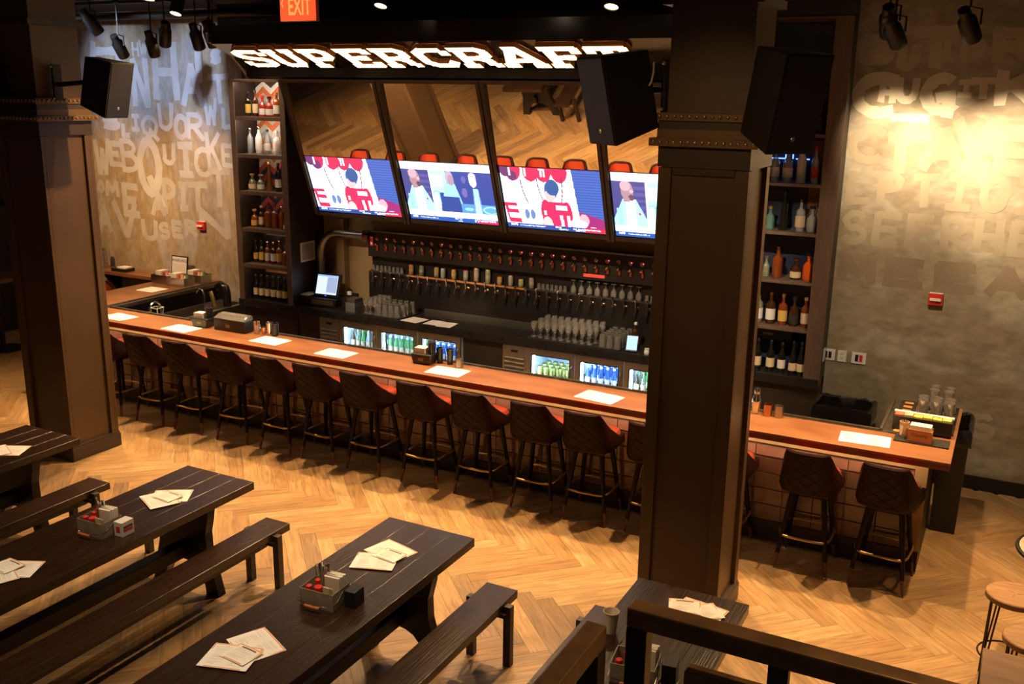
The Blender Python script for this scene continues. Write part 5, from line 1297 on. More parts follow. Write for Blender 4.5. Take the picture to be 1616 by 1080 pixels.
def make_bench(x0, x1, y0, y1, label):
    cx = (x0+x1)/2; hw = (x1-x0)/2; L = y1-y0
    t = thing('bench', label, 'bench', (cx, y1, 0), 0, 'dark benches beside the communal tables')
    MB().box(-hw, hw, -L, 0, 0.395, 0.45).build('seat_plank', M_tablewood, t, bevel=0.004)
    for yy in (-0.17, -L+0.17):
        for s in (-1, 1):
            lg = MB().box(s*(hw+0.022)-0.026, s*(hw+0.022)+0.026, yy-0.026, yy+0.026, 0, 0.428).build('leg', M_darkwood, t, bevel=0.003)
            MB().tube([(s*(hw-0.05), yy-0.034, 0.38),(s*(hw+0.02), yy-0.034, 0.38)], 0.006, 6).build('bolt', M_steeldark, lg)
        MB().box(-hw-0.046, hw+0.046, yy-0.02, yy+0.02, 0.335, 0.394).build('cross_rail', M_darkwood, t)
    MB().box(-0.018, 0.018, -L+0.15, -0.15, 0.30, 0.345).build('under_rail', M_darkwood, t)
    return t
make_table(-7.36, -6.68, 2.35, 5.07, 'dark wooden communal table at the left edge, beside the left column')
make_table(-5.46, -4.785, 2.35, 5.07, 'dark wooden communal table left of the centre, carrying a white box')
make_table(-3.555, -2.88, 2.35, 5.06, 'dark wooden communal table in the foreground centre')
make_table(-1.745, -1.07, 2.35, 5.09, 'dark wooden communal table at the foot of the right column, behind the railing')
make_bench(-6.56, -6.32, 2.65, 5.03, 'dark wooden bench along the right side of the leftmost table')
make_bench(-5.78, -5.55, 2.65, 5.10, 'dark wooden bench mostly hidden behind the table with the white box')
make_bench(-4.757, -4.528, 2.65, 5.15, 'dark wooden bench between the two middle tables')
make_bench(-2.80, -2.57, 2.65, 5.09, 'dark wooden bench along the right side of the foreground centre table')
make_bench(-2.055, -1.825, 2.65, 5.17, 'dark wooden bench left of the table at the right column')

# ------------------------------------------------------------------ condiment caddies
def caddy(loc, rz, label, box_label, white_box):
    g = 'condiment caddies on the communal tables'
    M_tin = mat('galvanised_tin', (0.42,0.36,0.27), 0.40, 0.45, var=0.2, scale=18)
    t = thing('condiment_caddy', label, 'caddy', loc, rz, g)
    w_, d_, h_ = 0.112, 0.085, 0.105
    for (a,b,c,d) in ((-w_,w_,-d_,-d_+0.003),(-w_,w_,d_-0.003,d_),(-w_,-w_+0.003,-d_+0.003,d_-0.003),(w_-0.003,w_,-d_+0.003,d_-0.003)):
        MB().box(a,b,c,d,0,h_).build('tin_wall', M_tin, t)
    MB().box(-w_+0.003,w_-0.003,-d_+0.003,d_-0.003,0,0.003).build('tin_floor', M_tin, t)
    hp = [(-w_-0.004,0.01,0.085),(-w_-0.006,-0.05,0.05),(-w_-0.004,-0.115,0.045),(-0.055,-0.118,0.04),(-0.05,-0.128,0.03),(0.05,-0.128,0.03),(0.055,-0.118,0.04),(w_+0.004,-0.115,0.045),(w_+0.006,-0.05,0.05),(w_+0.004,0.01,0.085)]
    MB().tube(hp, 0.0028, 6).build('wire_handle', M_chrome, t)
    MB().tube([(-0.05,-0.128,0.03),(-0.03,-0.129,0.03),(0.03,-0.129,0.03),(0.05,-0.128,0.03)], 0.010, 8).build('wooden_grip', mat('orange_grip', (0.40,0.10,0.03), 0.4), t, smooth=True)
    R = Matrix.Rotation(rz, 4, 'Z')
    def at(x, y, z=0.0035): p = R @ Vector((x,y,z)); return (loc[0]+p.x, loc[1]+p.y, loc[2]+p.z)
    # sauces
    for (x, y, h, r, nm, bodyc, capc, lab) in ((-0.075,-0.045,0.105,0.020,'sauce_bottle',(0.35,0.05,0.03),M_red,'small red capped sauce bottle in the caddy'),(-0.045,0.0,0.125,0.018,'sauce_bottle',(0.10,0.16,0.04),M_red,'green sauce bottle in the caddy'),(-0.012,-0.042,0.11,0.028,'ketchup_bottle',(0.50,0.03,0.02),M_red,'red ketchup bottle in the caddy')):
        q = thing(nm, lab+', '+box_label, 'bottle', at(x,y))
        MB().lathe([(r*0.95,0),(r,0.006),(r,h*0.68),(r*0.55,h*0.82)], 12).build('bottle_body', mat('sauce_%s'%nm+str(int(bodyc[1]*100)), bodyc, 0.25), q, smooth=True)
        MB().lathe([(r*0.9,h*0.80),(r*0.9,h),(r*0.6,h*1.04)], 12).build('cap', capc, q, smooth=True)
    q = thing('sugar_packets', 'bundle of cream sachets standing in the caddy, '+box_label, 'sachets', at(0.052,-0.045))
    for k in range(4): MB().box(-0.022,0.022,-0.016+k*0.0085,-0.010+k*0.0085,0,0.125-0.006*k).build('sachet', mat('cream_sachet', (0.75,0.58,0.36), 0.7), q)
    q = thing('napkin_stack', 'white paper napkins standing in the caddy, '+box_label, 'napkins', at(0.052,0.035))
    for k in range(5): 
        MB().hexa([(-0.052,-0.030+k*0.012,0),(0.052,-0.030+k*0.012,0),(0.052,-0.020+k*0.012,0),(-0.052,-0.020+k*0.012,0)],[(-0.052,-0.036+k*0.014,0.155+0.008*(k%3)),(0.052,-0.036+k*0.014,0.160+0.006*(k%2)),(0.052,-0.026+k*0.014,0.165),(-0.052,-0.026+k*0.014,0.158)]).build('napkin', mat('napkin_white', (0.80,0.74,0.64), 0.85), q)
    q = thing('cutlery_bundle', 'steel forks and knives standing in the caddy, '+box_label, 'cutlery', at(-0.045,0.05))
    rng = random.Random(int(abs(loc[0])*100))
    for k in range(7):
        x, y = rng.uniform(-0.05,0.03), rng.uniform(-0.02,0.02); dx, dy = rng.uniform(-0.02,0.02), rng.uniform(-0.02,0.015)
        MB().tube([(x,y,0.0),(x+dx*0.6,y+dy*0.6,0.11),(x+dx,y+dy,0.185+rng.uniform(-0.01,0.02))], 0.0032, 6, r2=0.006).build('utensil', M_chrome, q)
    if white_box is not None:
        q = thing('card_box', white_box[0], 'box', at(0.168, 0.045, 0.0), rz)
        MB().box(-0.036,0.036,-0.05,0.05,0,0.10).build('carton', mat('carton_white',(0.75,0.70,0.65),0.6) if white_box[1] else M_blackplastic, q, bevel=0.002)
        for k, zz_ in enumerate((0.062,0.040)):
            MB().box(0.0362,0.0368,-0.038,0.038,zz_-0.009,zz_+0.009).build('print_block', M_ink if k == 0 else M_red, q) if white_box[1] else None
        if white_box[1]: MB().box(-0.016,0.016,-0.0508,-0.0502,0.03,0.07).build('print_block', M_red, q)
    return t
TZ = 0.7605
caddy((-3.225,3.935,TZ), math.radians(4), 'tin condiment caddy on the foreground centre table', 'on the foreground centre table', ('small black box behind the caddy on the foreground centre table', False))
caddy((-5.085,3.94,TZ), math.radians(2), 'tin condiment caddy on the table with the white box', 'on the table with the white box', ('white card box with dark print beside the caddy', True))
caddy((-1.40,4.10,TZ), math.radians(8), 'tin condiment caddy seen through the railing', 'seen through the railing', ('dark box beside the caddy seen through the railing', False))
t = thing('paper_cup', 'white paper cup on the table corner beside the railing', 'cup', (-1.665, 4.43, TZ))
MB().lathe_open([(0.0001,0.004),(0.029,0.004),(0.030,0.0),(0.043,0.125),(0.041,0.125),(0.0285,0.008),(0.0001,0.008)], 18).build('cup_wall', mat('cup_paper',(0.72,0.62,0.48),0.7), t, smooth=True)
MB().tube([(0.043*math.cos(2*PI*i/20),0.043*math.sin(2*PI*i/20),0.125) for i in range(20)], 0.0022, 6, closed=True).build('rolled_rim', mat('cup_paper',(0.72,0.62,0.48)), t)

# ------------------------------------------------------------------ menus
gT = 'menu papers on the communal tables'; R_ = math.radians
sheet((-3.255,4.635,TZ), R_(-14), 0.275, 0.215, 'lowest menu paper of the far stack on the foreground centre table', gT)
sheet((-3.255,4.465,TZ+0.006), R_(20), 0.27, 0.21, 'tilted front menu paper of the far stack on the foreground centre table', gT)
sheet((-3.21,4.57,TZ+0.012), R_(-6), 0.17, 0.14, 'small menu card on the far stack of the foreground centre table', gT, 1)
sheet((-3.26,3.40,TZ), R_(-25), 0.28, 0.215, 'lowest menu paper of the near stack on the foreground centre table', gT)
sheet((-3.29,3.244,TZ+0.006), R_(17), 0.27, 0.215, 'tilted front menu paper of the near stack on the foreground centre table', gT)
sheet((-3.25,3.283,TZ+0.012), R_(-5), 0.17, 0.145, 'small menu card on the near stack of the foreground centre table', gT, 1)
sheet((-5.12,4.58,TZ), R_(33), 0.27, 0.215, 'menu paper pointing right on the far end of the white box table', gT)
sheet((-5.13,4.485,TZ+0.006), R_(-26), 0.27, 0.21, 'menu paper pointing left on the far end of the white box table', gT)
sheet((-5.11,4.545,TZ+0.012), R_(-4), 0.17, 0.14, 'small menu card on the far papers of the white box table', gT, 1)
sheet((-5.10,3.33,TZ), R_(28), 0.27, 0.21, 'menu paper at the left edge on the white box table', gT)
sheet((-5.13,3.22,TZ+0.006), R_(-24), 0.27, 0.21, 'second menu paper at the left edge on the white box table', gT)
sheet((-5.16,3.32,TZ+0.012), R_(-4), 0.17, 0.14, 'small menu card at the left edge on the white box table', gT, 1)
sheet((-6.93,4.59,TZ), R_(29), 0.27, 0.22, 'menu paper on the leftmost table', gT)
sheet((-6.99,4.52,TZ+0.006), R_(-24), 0.25, 0.20, 'second menu paper on the leftmost table', gT)
sheet((-1.30,4.88,TZ), R_(-8), 0.27, 0.20, 'lower menu paper on the table at the right column', gT)
sheet((-1.30,4.85,TZ+0.006), R_(40), 0.25, 0.17, 'tilted menu paper on the table at the right column', gT)
sheet((-1.385,4.865,TZ+0.014), R_(17), 0.185, 0.155, 'small orange bordered menu card on the table at the right column', gT, 1)
BS = BZ+0.0005; gB = 'open menus on the bar'
for (x, y, a, where) in ((-8.90,7.42,-4,'at the left column'),(-7.885,7.376,-2,'in front of the black napkin holder'),(-6.704,7.455,-2,'right of the black garnish box'),(-5.81,7.40,-1,'left of the dark napkin caddy'),(-4.52,7.41,2,'right of the dark napkin caddy'),(-2.98,7.40,-8,'just left of the right column'),(-0.80,7.442,4,'near the right end of the bar')):
    ca, sa = math.cos(R_(a)), math.sin(R_(a))
    sheet((x-0.092*ca, y-0.092*sa, BS), R_(a), 0.184, 0.25, f'left page of the open menu on the bar {where}', gB, 2)
    sheet((x+0.092*ca, y+0.092*sa, BS), R_(a), 0.184, 0.25, f'right page of the open menu on the bar {where}', gB, 2)
sheet((-9.80,8.72,BS), R_(90), 0.27, 0.30, 'menu paper on the left bar return', None, 2)

# ------------------------------------------------------------------ things standing on the bar
def cup(loc, r, h, m_, label, taper=0.8):
    t = thing('metal_cup', label, 'cup', loc)
    MB().lathe_open([(0.0001,0.003),(r*taper,0.003),(r*taper,0.0),(r,h),(r*0.94,h),(r*taper*0.95,0.006)], 16).build('cup_wall', m_, t, smooth=True)
    MB().tube([(r*math.cos(2*PI*i/16),r*math.sin(2*PI*i/16),h) for i in range(16)], 0.002, 5, closed=True).build('rim', M_chrome, t)
    return t
def napkin_caddy(loc, rz, label):
    t = thing('napkin_caddy', label, 'napkin holder', loc, rz)
    MB().hexa([(-0.095,-0.065,0),(0.095,-0.065,0),(0.095,0.065,0),(-0.095,0.065,0)],[(-0.115,-0.075,0.10),(0.115,-0.075,0.10),(0.115,0.075,0.10),(-0.115,0.075,0.10)]).build('tray', M_blackplastic, t, bevel=0.01)
    for k in range(4): MB().box(-0.085,0.03,-0.05,0.05,0.10+k*0.014,0.112+k*0.014).build('napkin', mat('napkin_white',(0.80,0.74,0.64)), t)
    for (x,y) in ((0.07,0.0),(0.075,0.035)):
        MB().lathe([(0.026,0.10),(0.028,0.21),(0.024,0.21)], 12, (x,y,0)).build('straw_cup', M_blackplastic, t, smooth=True)
        for k in range(5): MB().tube([(x+0.014*math.cos(k*1.3),y+0.014*math.sin(k*1.3),0.12),(x+0.02*math.cos(k*1.3),y+0.02*math.sin(k*1.3),0.245)], 0.003, 5).build('straw', mat('dark_straw',(0.10,0.06,0.10),0.4), t)
    MB().box(-0.03,0.03,-0.0735,-0.0715,0.035,0.065).build('print', mat('olive_print',(0.20,0.17,0.05),0.5), t)
    return t
napkin_caddy((-4.87,7.56,BS), R_(2), 'black napkin and straw caddy on the middle of the bar')
napkin_caddy((-7.76,7.58,BS), R_(4), 'black napkin and straw caddy on the left of the bar beside the garnish box')
t = thing('garnish_box', 'long black garnish box with coloured fruit and clear lid on the bar', 'box', (-7.34,7.60,BS), R_(0))
MB().box(-0.215,0.215,-0.07,0.07,0,0.12).build('box_body', M_blackplastic, t, bevel=0.004)
for k, c in enumerate([(0.55,0.30,0.35),(0.60,0.50,0.35),(0.75,0.50,0.08),(0.78,0.55,0.10),(0.35,0.50,0.12)]):
    MB().box(-0.205+k*0.083,-0.128+k*0.083,-0.06,0.06,0.12,0.132).build('garnish', mat('garnish_%d'%k, c, 0.5, var=0.4, scale=60), t)
MB().hexa([(-0.215,-0.07,0.134),(0.215,-0.07,0.134),(0.215,0.07,0.134),(-0.215,0.07,0.134)],[(-0.205,0.0,0.17),(0.205,0.0,0.17),(0.205,0.07,0.175),(-0.205,0.07,0.175)]).build('clear_lid', glass_mat('acrylic',(0.8,0.82,0.85)), t)
MB().box(-0.05,0.01,-0.0715,-0.0702,0.04,0.075).build('print', mat('olive_print',(0.20,0.17,0.05)), t)
t = thing('straw_glass', 'glass of wooden picks beside the garnish box', 'glass', (-7.03,7.62,BS))
MB().lathe_open([(0.0001,0.006),(0.030,0.006),(0.032,0),(0.038,0.10)], 14).build('glass_wall', M_glass, t, smooth=True)
for k in range(9): MB().tube([(0.015*math.cos(k*0.7),0.015*math.sin(k*0.7),0.008),(0.030*math.cos(k*0.7),0.030*math.sin(k*0.7),0.135)], 0.004, 5).build('pick', mat('pale_wood',(0.60,0.36,0.20),0.7), t)
cup((-6.955,7.64,BS), 0.026, 0.075, M_copper, 'small copper jigger on the bar beside the garnish box')
cup((-6.885,7.655,BS), 0.034, 0.135, M_chrome, 'tall shiny steel shaker tin left on the bar', 0.72)
cup((-6.81,7.655,BS), 0.040, 0.135, M_blackplastic, 'tall black shaker tin left on the bar', 0.85)
cup((-4.74,7.63,BS), 0.036, 0.15, M_blackplastic, 'tall black tin behind the middle napkin caddy', 0.8)
cup((-4.63,7.64,BS), 0.036, 0.15, mat('dark_tin',(0.05,0.05,0.06),0.3,0.5), 'tall dark tin right of the middle napkin caddy', 0.8)
cup((-4.505,7.60,BS), 0.033, 0.092, M_steel, 'pale steel tumbler on the bar right of the middle napkin caddy', 1.15)
t = thing('cocktail_shaker', 'polished cocktail shaker just right of the right column on the bar', 'shaker', (-1.69,7.655,BS))
MB().lathe([(0.026,0),(0.028,0.005),(0.040,0.10),(0.038,0.12),(0.024,0.16),(0.023,0.18),(0.026,0.20),(0.018,0.215),(0,0.217)], 16).build('shaker_body', M_chrome, t, smooth=True)
MB().tube([(0.0245*math.cos(2*PI*i/16),0.0245*math.sin(2*PI*i/16),0.172) for i in range(16)], 0.003, 5, closed=True).build('seam', M_steeldark, t)
cup((-1.592,7.645,BS), 0.034, 0.095, M_copper, 'left copper toned tin right of the right column', 1.12)
cup((-1.505,7.65,BS), 0.034, 0.095, M_steel, 'right steel tin right of the right column', 1.12)
# right end of the bar
t = thing('bar_mat', 'black rubber bar mat with orange lettering blocks along the right bar return', 'bar mat', (-0.63,8.16,BS))
MB().box(-0.03,0.10,-0.47,0.47,0,0.009).build('mat_body', M_rubber, t, bevel=0.003)
for k in range(8): MB().box(0.0,0.07,-0.43+k*0.115,-0.375+k*0.115,0.009,0.0105).build('print_block', mat('mat_orange',(0.62,0.24,0.06),0.6), t)
t = thing('bar_mat', 'wide black rubber drip mat under the glasses at the bar end', 'bar mat', (-0.36,8.16,BS))
MB().box(-0.145,0.155,-0.30,0.47,0,0.008).build('mat_body', M_rubber, t)
for k in range(14): MB().box(-0.14,0.15,-0.29+k*0.055,-0.265+k*0.055,0.008,0.013).build('rib', M_rubber, t)
t = thing('bar_mat', 'black rubber mat under the wooden napkin box at the bar corner', 'bar mat', (-0.41,7.575,BS))
MB().box(-0.195,0.195,-0.055,0.13,0,0.008).build('mat_body', M_rubber, t)
for k in range(15): MB().box(-0.19+k*0.026,-0.178+k*0.026,-0.05,0.12,0.008,0.012).build('rib', M_rubber, t)
GZ = BS+0.0135
for j in range(3):
    for i in range(3):
        glass_thing('tumbler', (-0.46+0.10*i, 8.02+0.10*j, GZ), f'bottom clear tumbler, {ORD[i]} from left in the {RW4[j]} row at the bar end', 'tumblers at the right bar end')
for j in range(2):
    for i in range(3):
        glass_thing('tumbler', (-0.46+0.10*i, 8.02+0.10*j, GZ+0.1025), f'upper stacked tumbler, {ORD[i]} from left in the {RW4[j]} row at the bar end', 'stacked tumblers at the right bar end')
for i in range(2):
    for j in range(2):
        glass_thing('hurricane', (-0.40+0.11*i, 8.36+0.12*j, GZ), f'tall curved glass, {ORD[i]} from left in the {RW4[j]} row behind the tumblers', 'tall curved glasses at the right bar end')
t = thing('garnish_tray', 'black garnish tray with red, yellow and green fruit at the right bar end', 'tray', (-0.43,7.83,GZ), R_(-1))
MB().box(-0.215,0.215,-0.055,0.055,0,0.11).build('tray_body', M_blackplastic, t, bevel=0.004)
MB().box(-0.218,0.218,0.02,0.058,0.112,0.13).build('white_lid', M_white, t, bevel=0.003)
for k, c in enumerate([(0.60,0.12,0.08),(0.55,0.42,0.28),(0.80,0.58,0.08),(0.80,0.60,0.10),(0.45,0.55,0.08),(0.50,0.58,0.12)]):
    MB().box(-0.205+k*0.069,-0.142+k*0.069,-0.05,0.018,0.11,0.122+0.004*(k%2)).build('garnish', mat('garnish_r%d'%k, c, 0.5, var=0.35, scale=60), t)
t = thing('pick_glass', 'glass of golden picks in front of the garnish tray', 'glass', (-0.545,7.62,BS+0.0125))
MB().lathe_open([(0.0001,0.006),(0.030,0.006),(0.032,0),(0.040,0.10)], 14).build('glass_wall', M_glass, t, smooth=True)
for k in range(12): MB().tube([(0.018*math.cos(k*0.52),0.018*math.sin(k*0.52),0.008),(0.033*math.cos(k*0.52),0.033*math.sin(k*0.52),0.125)], 0.005, 5).build('pick', mat('pale_wood',(0.60,0.36,0.20)), t)
t = thing('napkin_box', 'brown wooden napkin box with stamped lettering at the bar corner', 'napkin holder', (-0.425,7.585,BS+0.0125), R_(-2))
M_box = mat('napkin_wood',(0.42,0.17,0.065),0.55,var=0.15,scale=8)
MB().box(-0.085,0.085,-0.05,-0.042,0,0.095).build('front_panel', M_box, t); MB().box(-0.085,0.085,0.052,0.06,0,0.095).build('back_panel', M_box, t)
for s in (-1,1): MB().box(s*0.081-0.004,s*0.081+0.004,-0.042,0.052,0,0.08).build('side_panel', M_box, t)
MB().box(-0.075,0.075,-0.040,0.050,0,0.125).build('napkins', mat('napkin_white',(0.80,0.74,0.64)), t)
me = text_mesh('Corona', 0.036, 'stamp_lettering', bold=0.001); link('stamp_lettering', me, M_ink, t, loc=(0.0,-0.0505,0.055), rot=(PI/2,0,0))

# ------------------------------------------------------------------ left bar return, drink rail and sink
tag(MB().box(-11.75, -10.24, 9.33, 9.665, BZ-0.05, BZ).build('drink_rail', M_barwood, bevel=0.003), 'wooden drink ledge along the left plaster wall', 'ledge')
for i, x in enumerate((-10.6, -11.5)):
    tag(MB().prism([(9.36,BZ-0.052),(9.664,BZ-0.052),(9.664,BZ-0.34),(9.62,BZ-0.34)], 'x', x, x+0.03).build('ledge_bracket', M_black), ['black bracket under the wall ledge near the bar','black bracket under the wall ledge behind the left column'][i], 'bracket')
t = thing('check_tray', 'black bill tray on the wall ledge at the left', 'tray', (-11.18, 9.46, BZ+0.0005))
MB().box(-0.14,0.14,-0.09,0.09,0,0.045).build('tray', M_blackplastic, t, bevel=0.006)
MB().box(-0.05,0.12,-0.06,0.07,0.045,0.062).build('papers', M_paper, t)
t = thing('steel_shaker_stack', 'stack of small steel cups on the wall ledge beside the left column', 'cups', (-11.60, 9.50, BZ+0.0005))
for k in range(6): MB().lathe([(0.040,0.05*k),(0.048,0.05*k+0.045),(0.046,0.05*k+0.049),(0.0,0.05*k+0.049)], 14).build('cup', M_steel, t, smooth=True)
t = thing('warning_sign', 'framed white warning notice standing on the left bar return by the wall', 'sign', (-10.13, 9.50, BZ+0.0005), R_(0))
Rw = Matrix.Rotation(R_(-8),4,'X')
MB().box(-0.15,0.15,0,0.015,0,0.30).xform(Rw).build('frame', M_blackplastic, t)
MB().box(-0.135,0.135,-0.002,0,0.015,0.285).xform(Rw).build('notice', mat('notice_white',(0.70,0.72,0.78),0.6), t)
me = text_mesh('WARNING', 0.058, 'notice_lettering', bold=0.0008); o = link('notice_lettering', me, M_ink, t); o.matrix_local = Rw @ Matrix.Translation((0,-0.0032,0.235)) @ Matrix.Rotation(PI/2,4,'X')
mb = MB()
for k in range(6): mb.box(-0.11,0.11-0.02*(k%3),-0.0032,-0.0022,0.175-k*0.023,0.182-k*0.023)
mb.xform(Rw).build('notice_lines', M_greyink, t)
def bar_caddy(loc, rz, label):
    t = thing('condiment_caddy', label, 'caddy', loc, rz, 'caddies on the left bar return')
    w_, d_, h_ = 0.155, 0.10, 0.115
    for (a,b,c,d) in ((-w_,w_,-d_,-d_+0.003),(-w_,w_,d_-0.003,d_),(-w_,-w_+0.003,-d_+0.003,d_-0.003),(w_-0.003,w_,-d_+0.003,d_-0.003)):
        MB().box(a,b,c,d,0,h_).build('tin_wall', M_steel, t)
    MB().box(-0.10,0.0,-0.07,0.07,0.0,0.165).build('napkins', mat('napkin_white',(0.80,0.74,0.64)), t)
    for k, c in enumerate([M_red, mat('cream_sachet',(0.75,0.58,0.36)), M_white, M_red, mat('green_cap',(0.10,0.25,0.05),0.4)]):
        MB().lathe([(0.020,0.002),(0.020,0.11),(0.012,0.125),(0.014,0.15),(0.0,0.152)], 10, (0.03+0.05*(k%3), -0.05+0.09*(k//3), 0)).build('sauce_bottle', c, t, smooth=True)
    return t
bar_caddy((-9.70,9.12,BZ+0.0005), R_(2), 'steel condiment caddy on the left bar return, nearer the bartender side')
bar_caddy((-10.02,9.16,BZ+0.0005), R_(2), 'steel condiment caddy on the left bar return, nearer the guests')
bar_caddy((-9.68,9.40,BZ+0.0005), R_(2), 'steel condiment caddy at the wall end of the left bar return')
sk = thing('underbar_sink', 'steel underbar sink unit inside the left bar corner', 'sink', (-9.36, 7.78, 0))
MB().box(0,1.35,0.0,0.10,0.45,0.80).build('front_apron', M_steel, sk); MB().box(0,1.35,0.48,0.50,0.45,0.80).build('rear_apron', M_steel, sk)
MB().box(0,1.35,0.10,0.48,0.45,0.52).build('basin_floor', M_steel, sk)
for x in (0,0.44,0.88,1.32): MB().box(x,x+0.03,0.10,0.48,0.52,0.80).build('divider', M_steel, sk)
for x in (0.03,1.29):
    for y in (0.03,0.45): MB().tube([(x,y,0),(x,y,0.45)], 0.018, 8).build('leg', M_steel, sk)
f = MB().tube([(0.25,0.44,0.80)]+[(0.25,0.44-0.09+0.09*math.cos(a),1.0+0.09*math.sin(a)) for a in [i*PI/8 for i in range(9)]]+[(0.25,0.26,0.95)], 0.012, 8).build('faucet', M_chrome, sk, smooth=True)
s2_ = thing('underbar_station', 'steel ice well and speed rack along the left bar return', 'ice well', (-9.42, 8.40, 0))
MB().box(0,0.06,0,1.15,0.30,0.84).build('front_apron', M_steel, s2_); MB().box(0.42,0.48,0,1.15,0.30,0.84).build('rear_apron', M_steel, s2_); MB().box(0.06,0.42,0,1.15,0.30,0.40).build('well_floor', M_steel, s2_)
for y in (0.0,1.12): MB().box(0.06,0.42,y,y+0.03,0.40,0.84).build('end_wall', M_steel, s2_)
for x in (0.03,0.45):
    for y in (0.03,1.10): MB().tube([(x,y,0),(x,y,0.30)], 0.02, 8).build('leg', M_steel, s2_)
tag(MB().tube([(0.0,0.0,0.0),(0.0,0.0,0.16),(-0.02,0.0,0.24),(-0.09,0,0.27),(-0.15,0,0.24)], 0.055, 12).build('black_hose', mat('gloss_black_rubber',(0.010,0.009,0.008),0.15), loc=(-9.03,9.26,0.84), smooth=True), 'thick glossy black curved hose at the wall end of the bar well', 'hose')
tag(MB().tube([(0.0,0.0,0.0),(-0.02,0.0,0.10),(-0.06,0,0.20)], 0.030, 12).build('brass_pipe', M_brass, loc=(-9.10,9.10,0.85), smooth=True), 'short shining brass pipe beside the black hose', 'pipe')
fa = tag(MB().tube([(0,0,0),(0,0,0.22),(-0.03,0,0.28),(-0.09,0,0.29),(-0.13,0,0.24)], 0.011, 8).build('swan_faucet', M_chrome, loc=(-9.02,8.85,0.84), smooth=True), 'chrome swan neck faucet over the ice well', 'faucet')
t = thing('wire_holder', 'small square wire holder standing in the bar well', 'holder', (-9.13, 8.18, 0.8405))
for (a, b) in (((-0.03,-0.03),(-0.055,-0.055)),((0.03,-0.03),(0.055,-0.055)),((0.03,0.03),(0.055,0.055)),((-0.03,0.03),(-0.055,0.055))):
    MB().tube([(a[0],a[1],0),(b[0],b[1],0.17)], 0.004, 5).build('wire', M_white, t)
MB().tube([(-0.055,-0.055,0.17),(0.055,-0.055,0.17),(0.055,0.055,0.17),(-0.055,0.055,0.17)], 0.006, 5, closed=True).build('wire_rim', M_white, t)
MB().box(-0.045,0.045,-0.045,0.045,-0.0005,0.004).build('wire_base', M_steel, t)
rng = random.Random(5)
for i in range(9):
    x, y = -9.28+0.15*(i%6)+rng.uniform(-0.02,0.02), 7.83+0.012*(i//6)
    if i >= 6: x = -8.34+0.13*(i-6)
    kind = i % 3
    lab = ['steel bar tool cup','white bar caddy','copper bar jigger'][kind]
    cup((x, 7.83, 0.8005), 0.035+0.006*kind, 0.09+0.02*kind, [M_chrome, M_white, M_copper][kind], f'{lab}, {ORD[i]} from the left on the sink behind the left bar', 0.8)
t = thing('cutting_board', 'white cutting board resting on the sink behind the left bar', 'board', (-8.72, 8.05, 0.8005), R_(8)); MB().box(-0.14,0.14,-0.10,0.10,0,0.015).build('board', M_white, t, bevel=0.004); MB().box(0.09,0.115,-0.03,0.03,0.0152,0.016).build('grip_mark', M_greyink, t)

# ------------------------------------------------------------------ bins
def bin_(x0, x1, y0, y1, h, label, bag=True):
    cx, cy = (x0+x1)/2, (y0+y1)/2; hx, hy = (x1-x0)/2, (y1-y0)/2
    t = thing('trash_bin', label, 'bin', (cx, cy, 0))
    q = 0.86
    def ring(sx, sy, z): return [(-sx,-sy,z),(sx,-sy,z),(sx,sy,z),(-sx,sy,z)]
    vs = ring(hx*q,hy*q,0)+ring(hx,hy,h)+ring(hx-0.012,hy-0.012,h)+ring(hx*q-0.012,hy*q-0.012,0.02)
    fs = [(3,2,1,0)]+[(i,(i+1)%4,4+(i+1)%4,4+i) for i in range(4)]+[(4+i,4+(i+1)%4,8+(i+1)%4,8+i) for i in range(4)]+[(8+i,8+(i+1)%4,12+(i+1)%4,12+i) for i in range(4)]+[(12,13,14,15)]
    MB().add(vs, fs).build('bin_body', M_blackplastic, t, bevel=0.006)
    if bag:
        rg = random.Random(int(abs(x0)*100)); n = 40; P = []
        def per(u, e):
            u = u % 1.0; k = int(u*4); f = u*4-k
            c = [(-1,-1),(1,-1),(1,1),(-1,1),(-1,-1)]
            return ((c[k][0]*(1-f)+c[k+1][0]*f)*(hx+e), (c[k][1]*(1-f)+c[k+1][1]*f)*(hy+e))
        vs = []; fs = []
        for j, (e, z) in enumerate(((-0.022,h-0.12),(-0.018,h+0.004),(0.004,h+0.018),(0.016,h-0.02),(0.018,h-0.13))):
            for i in range(n):
                x, y = per(i/n, e+rg.uniform(-0.004,0.004)); vs.append((x,y,z+rg.uniform(-0.014,0.012)))
        for j in range(4):
            for i in range(n): fs.append((j*n+i, j*n+(i+1)%n, (j+1)*n+(i+1)%n, (j+1)*n+i))
        MB().add(vs, fs).build('bin_bag', mat('bin_bag_plastic',(0.012,0.011,0.011),0.22), t, smooth=True)
    return t
bin_(-1.47, -0.96, 9.12, 9.50, 0.76, 'black bin lined with a black bag against the right plaster wall')
bin_(-0.325, -0.095, 8.44, 8.96, 0.93, 'tall black bagged bin at the right end of the bar')

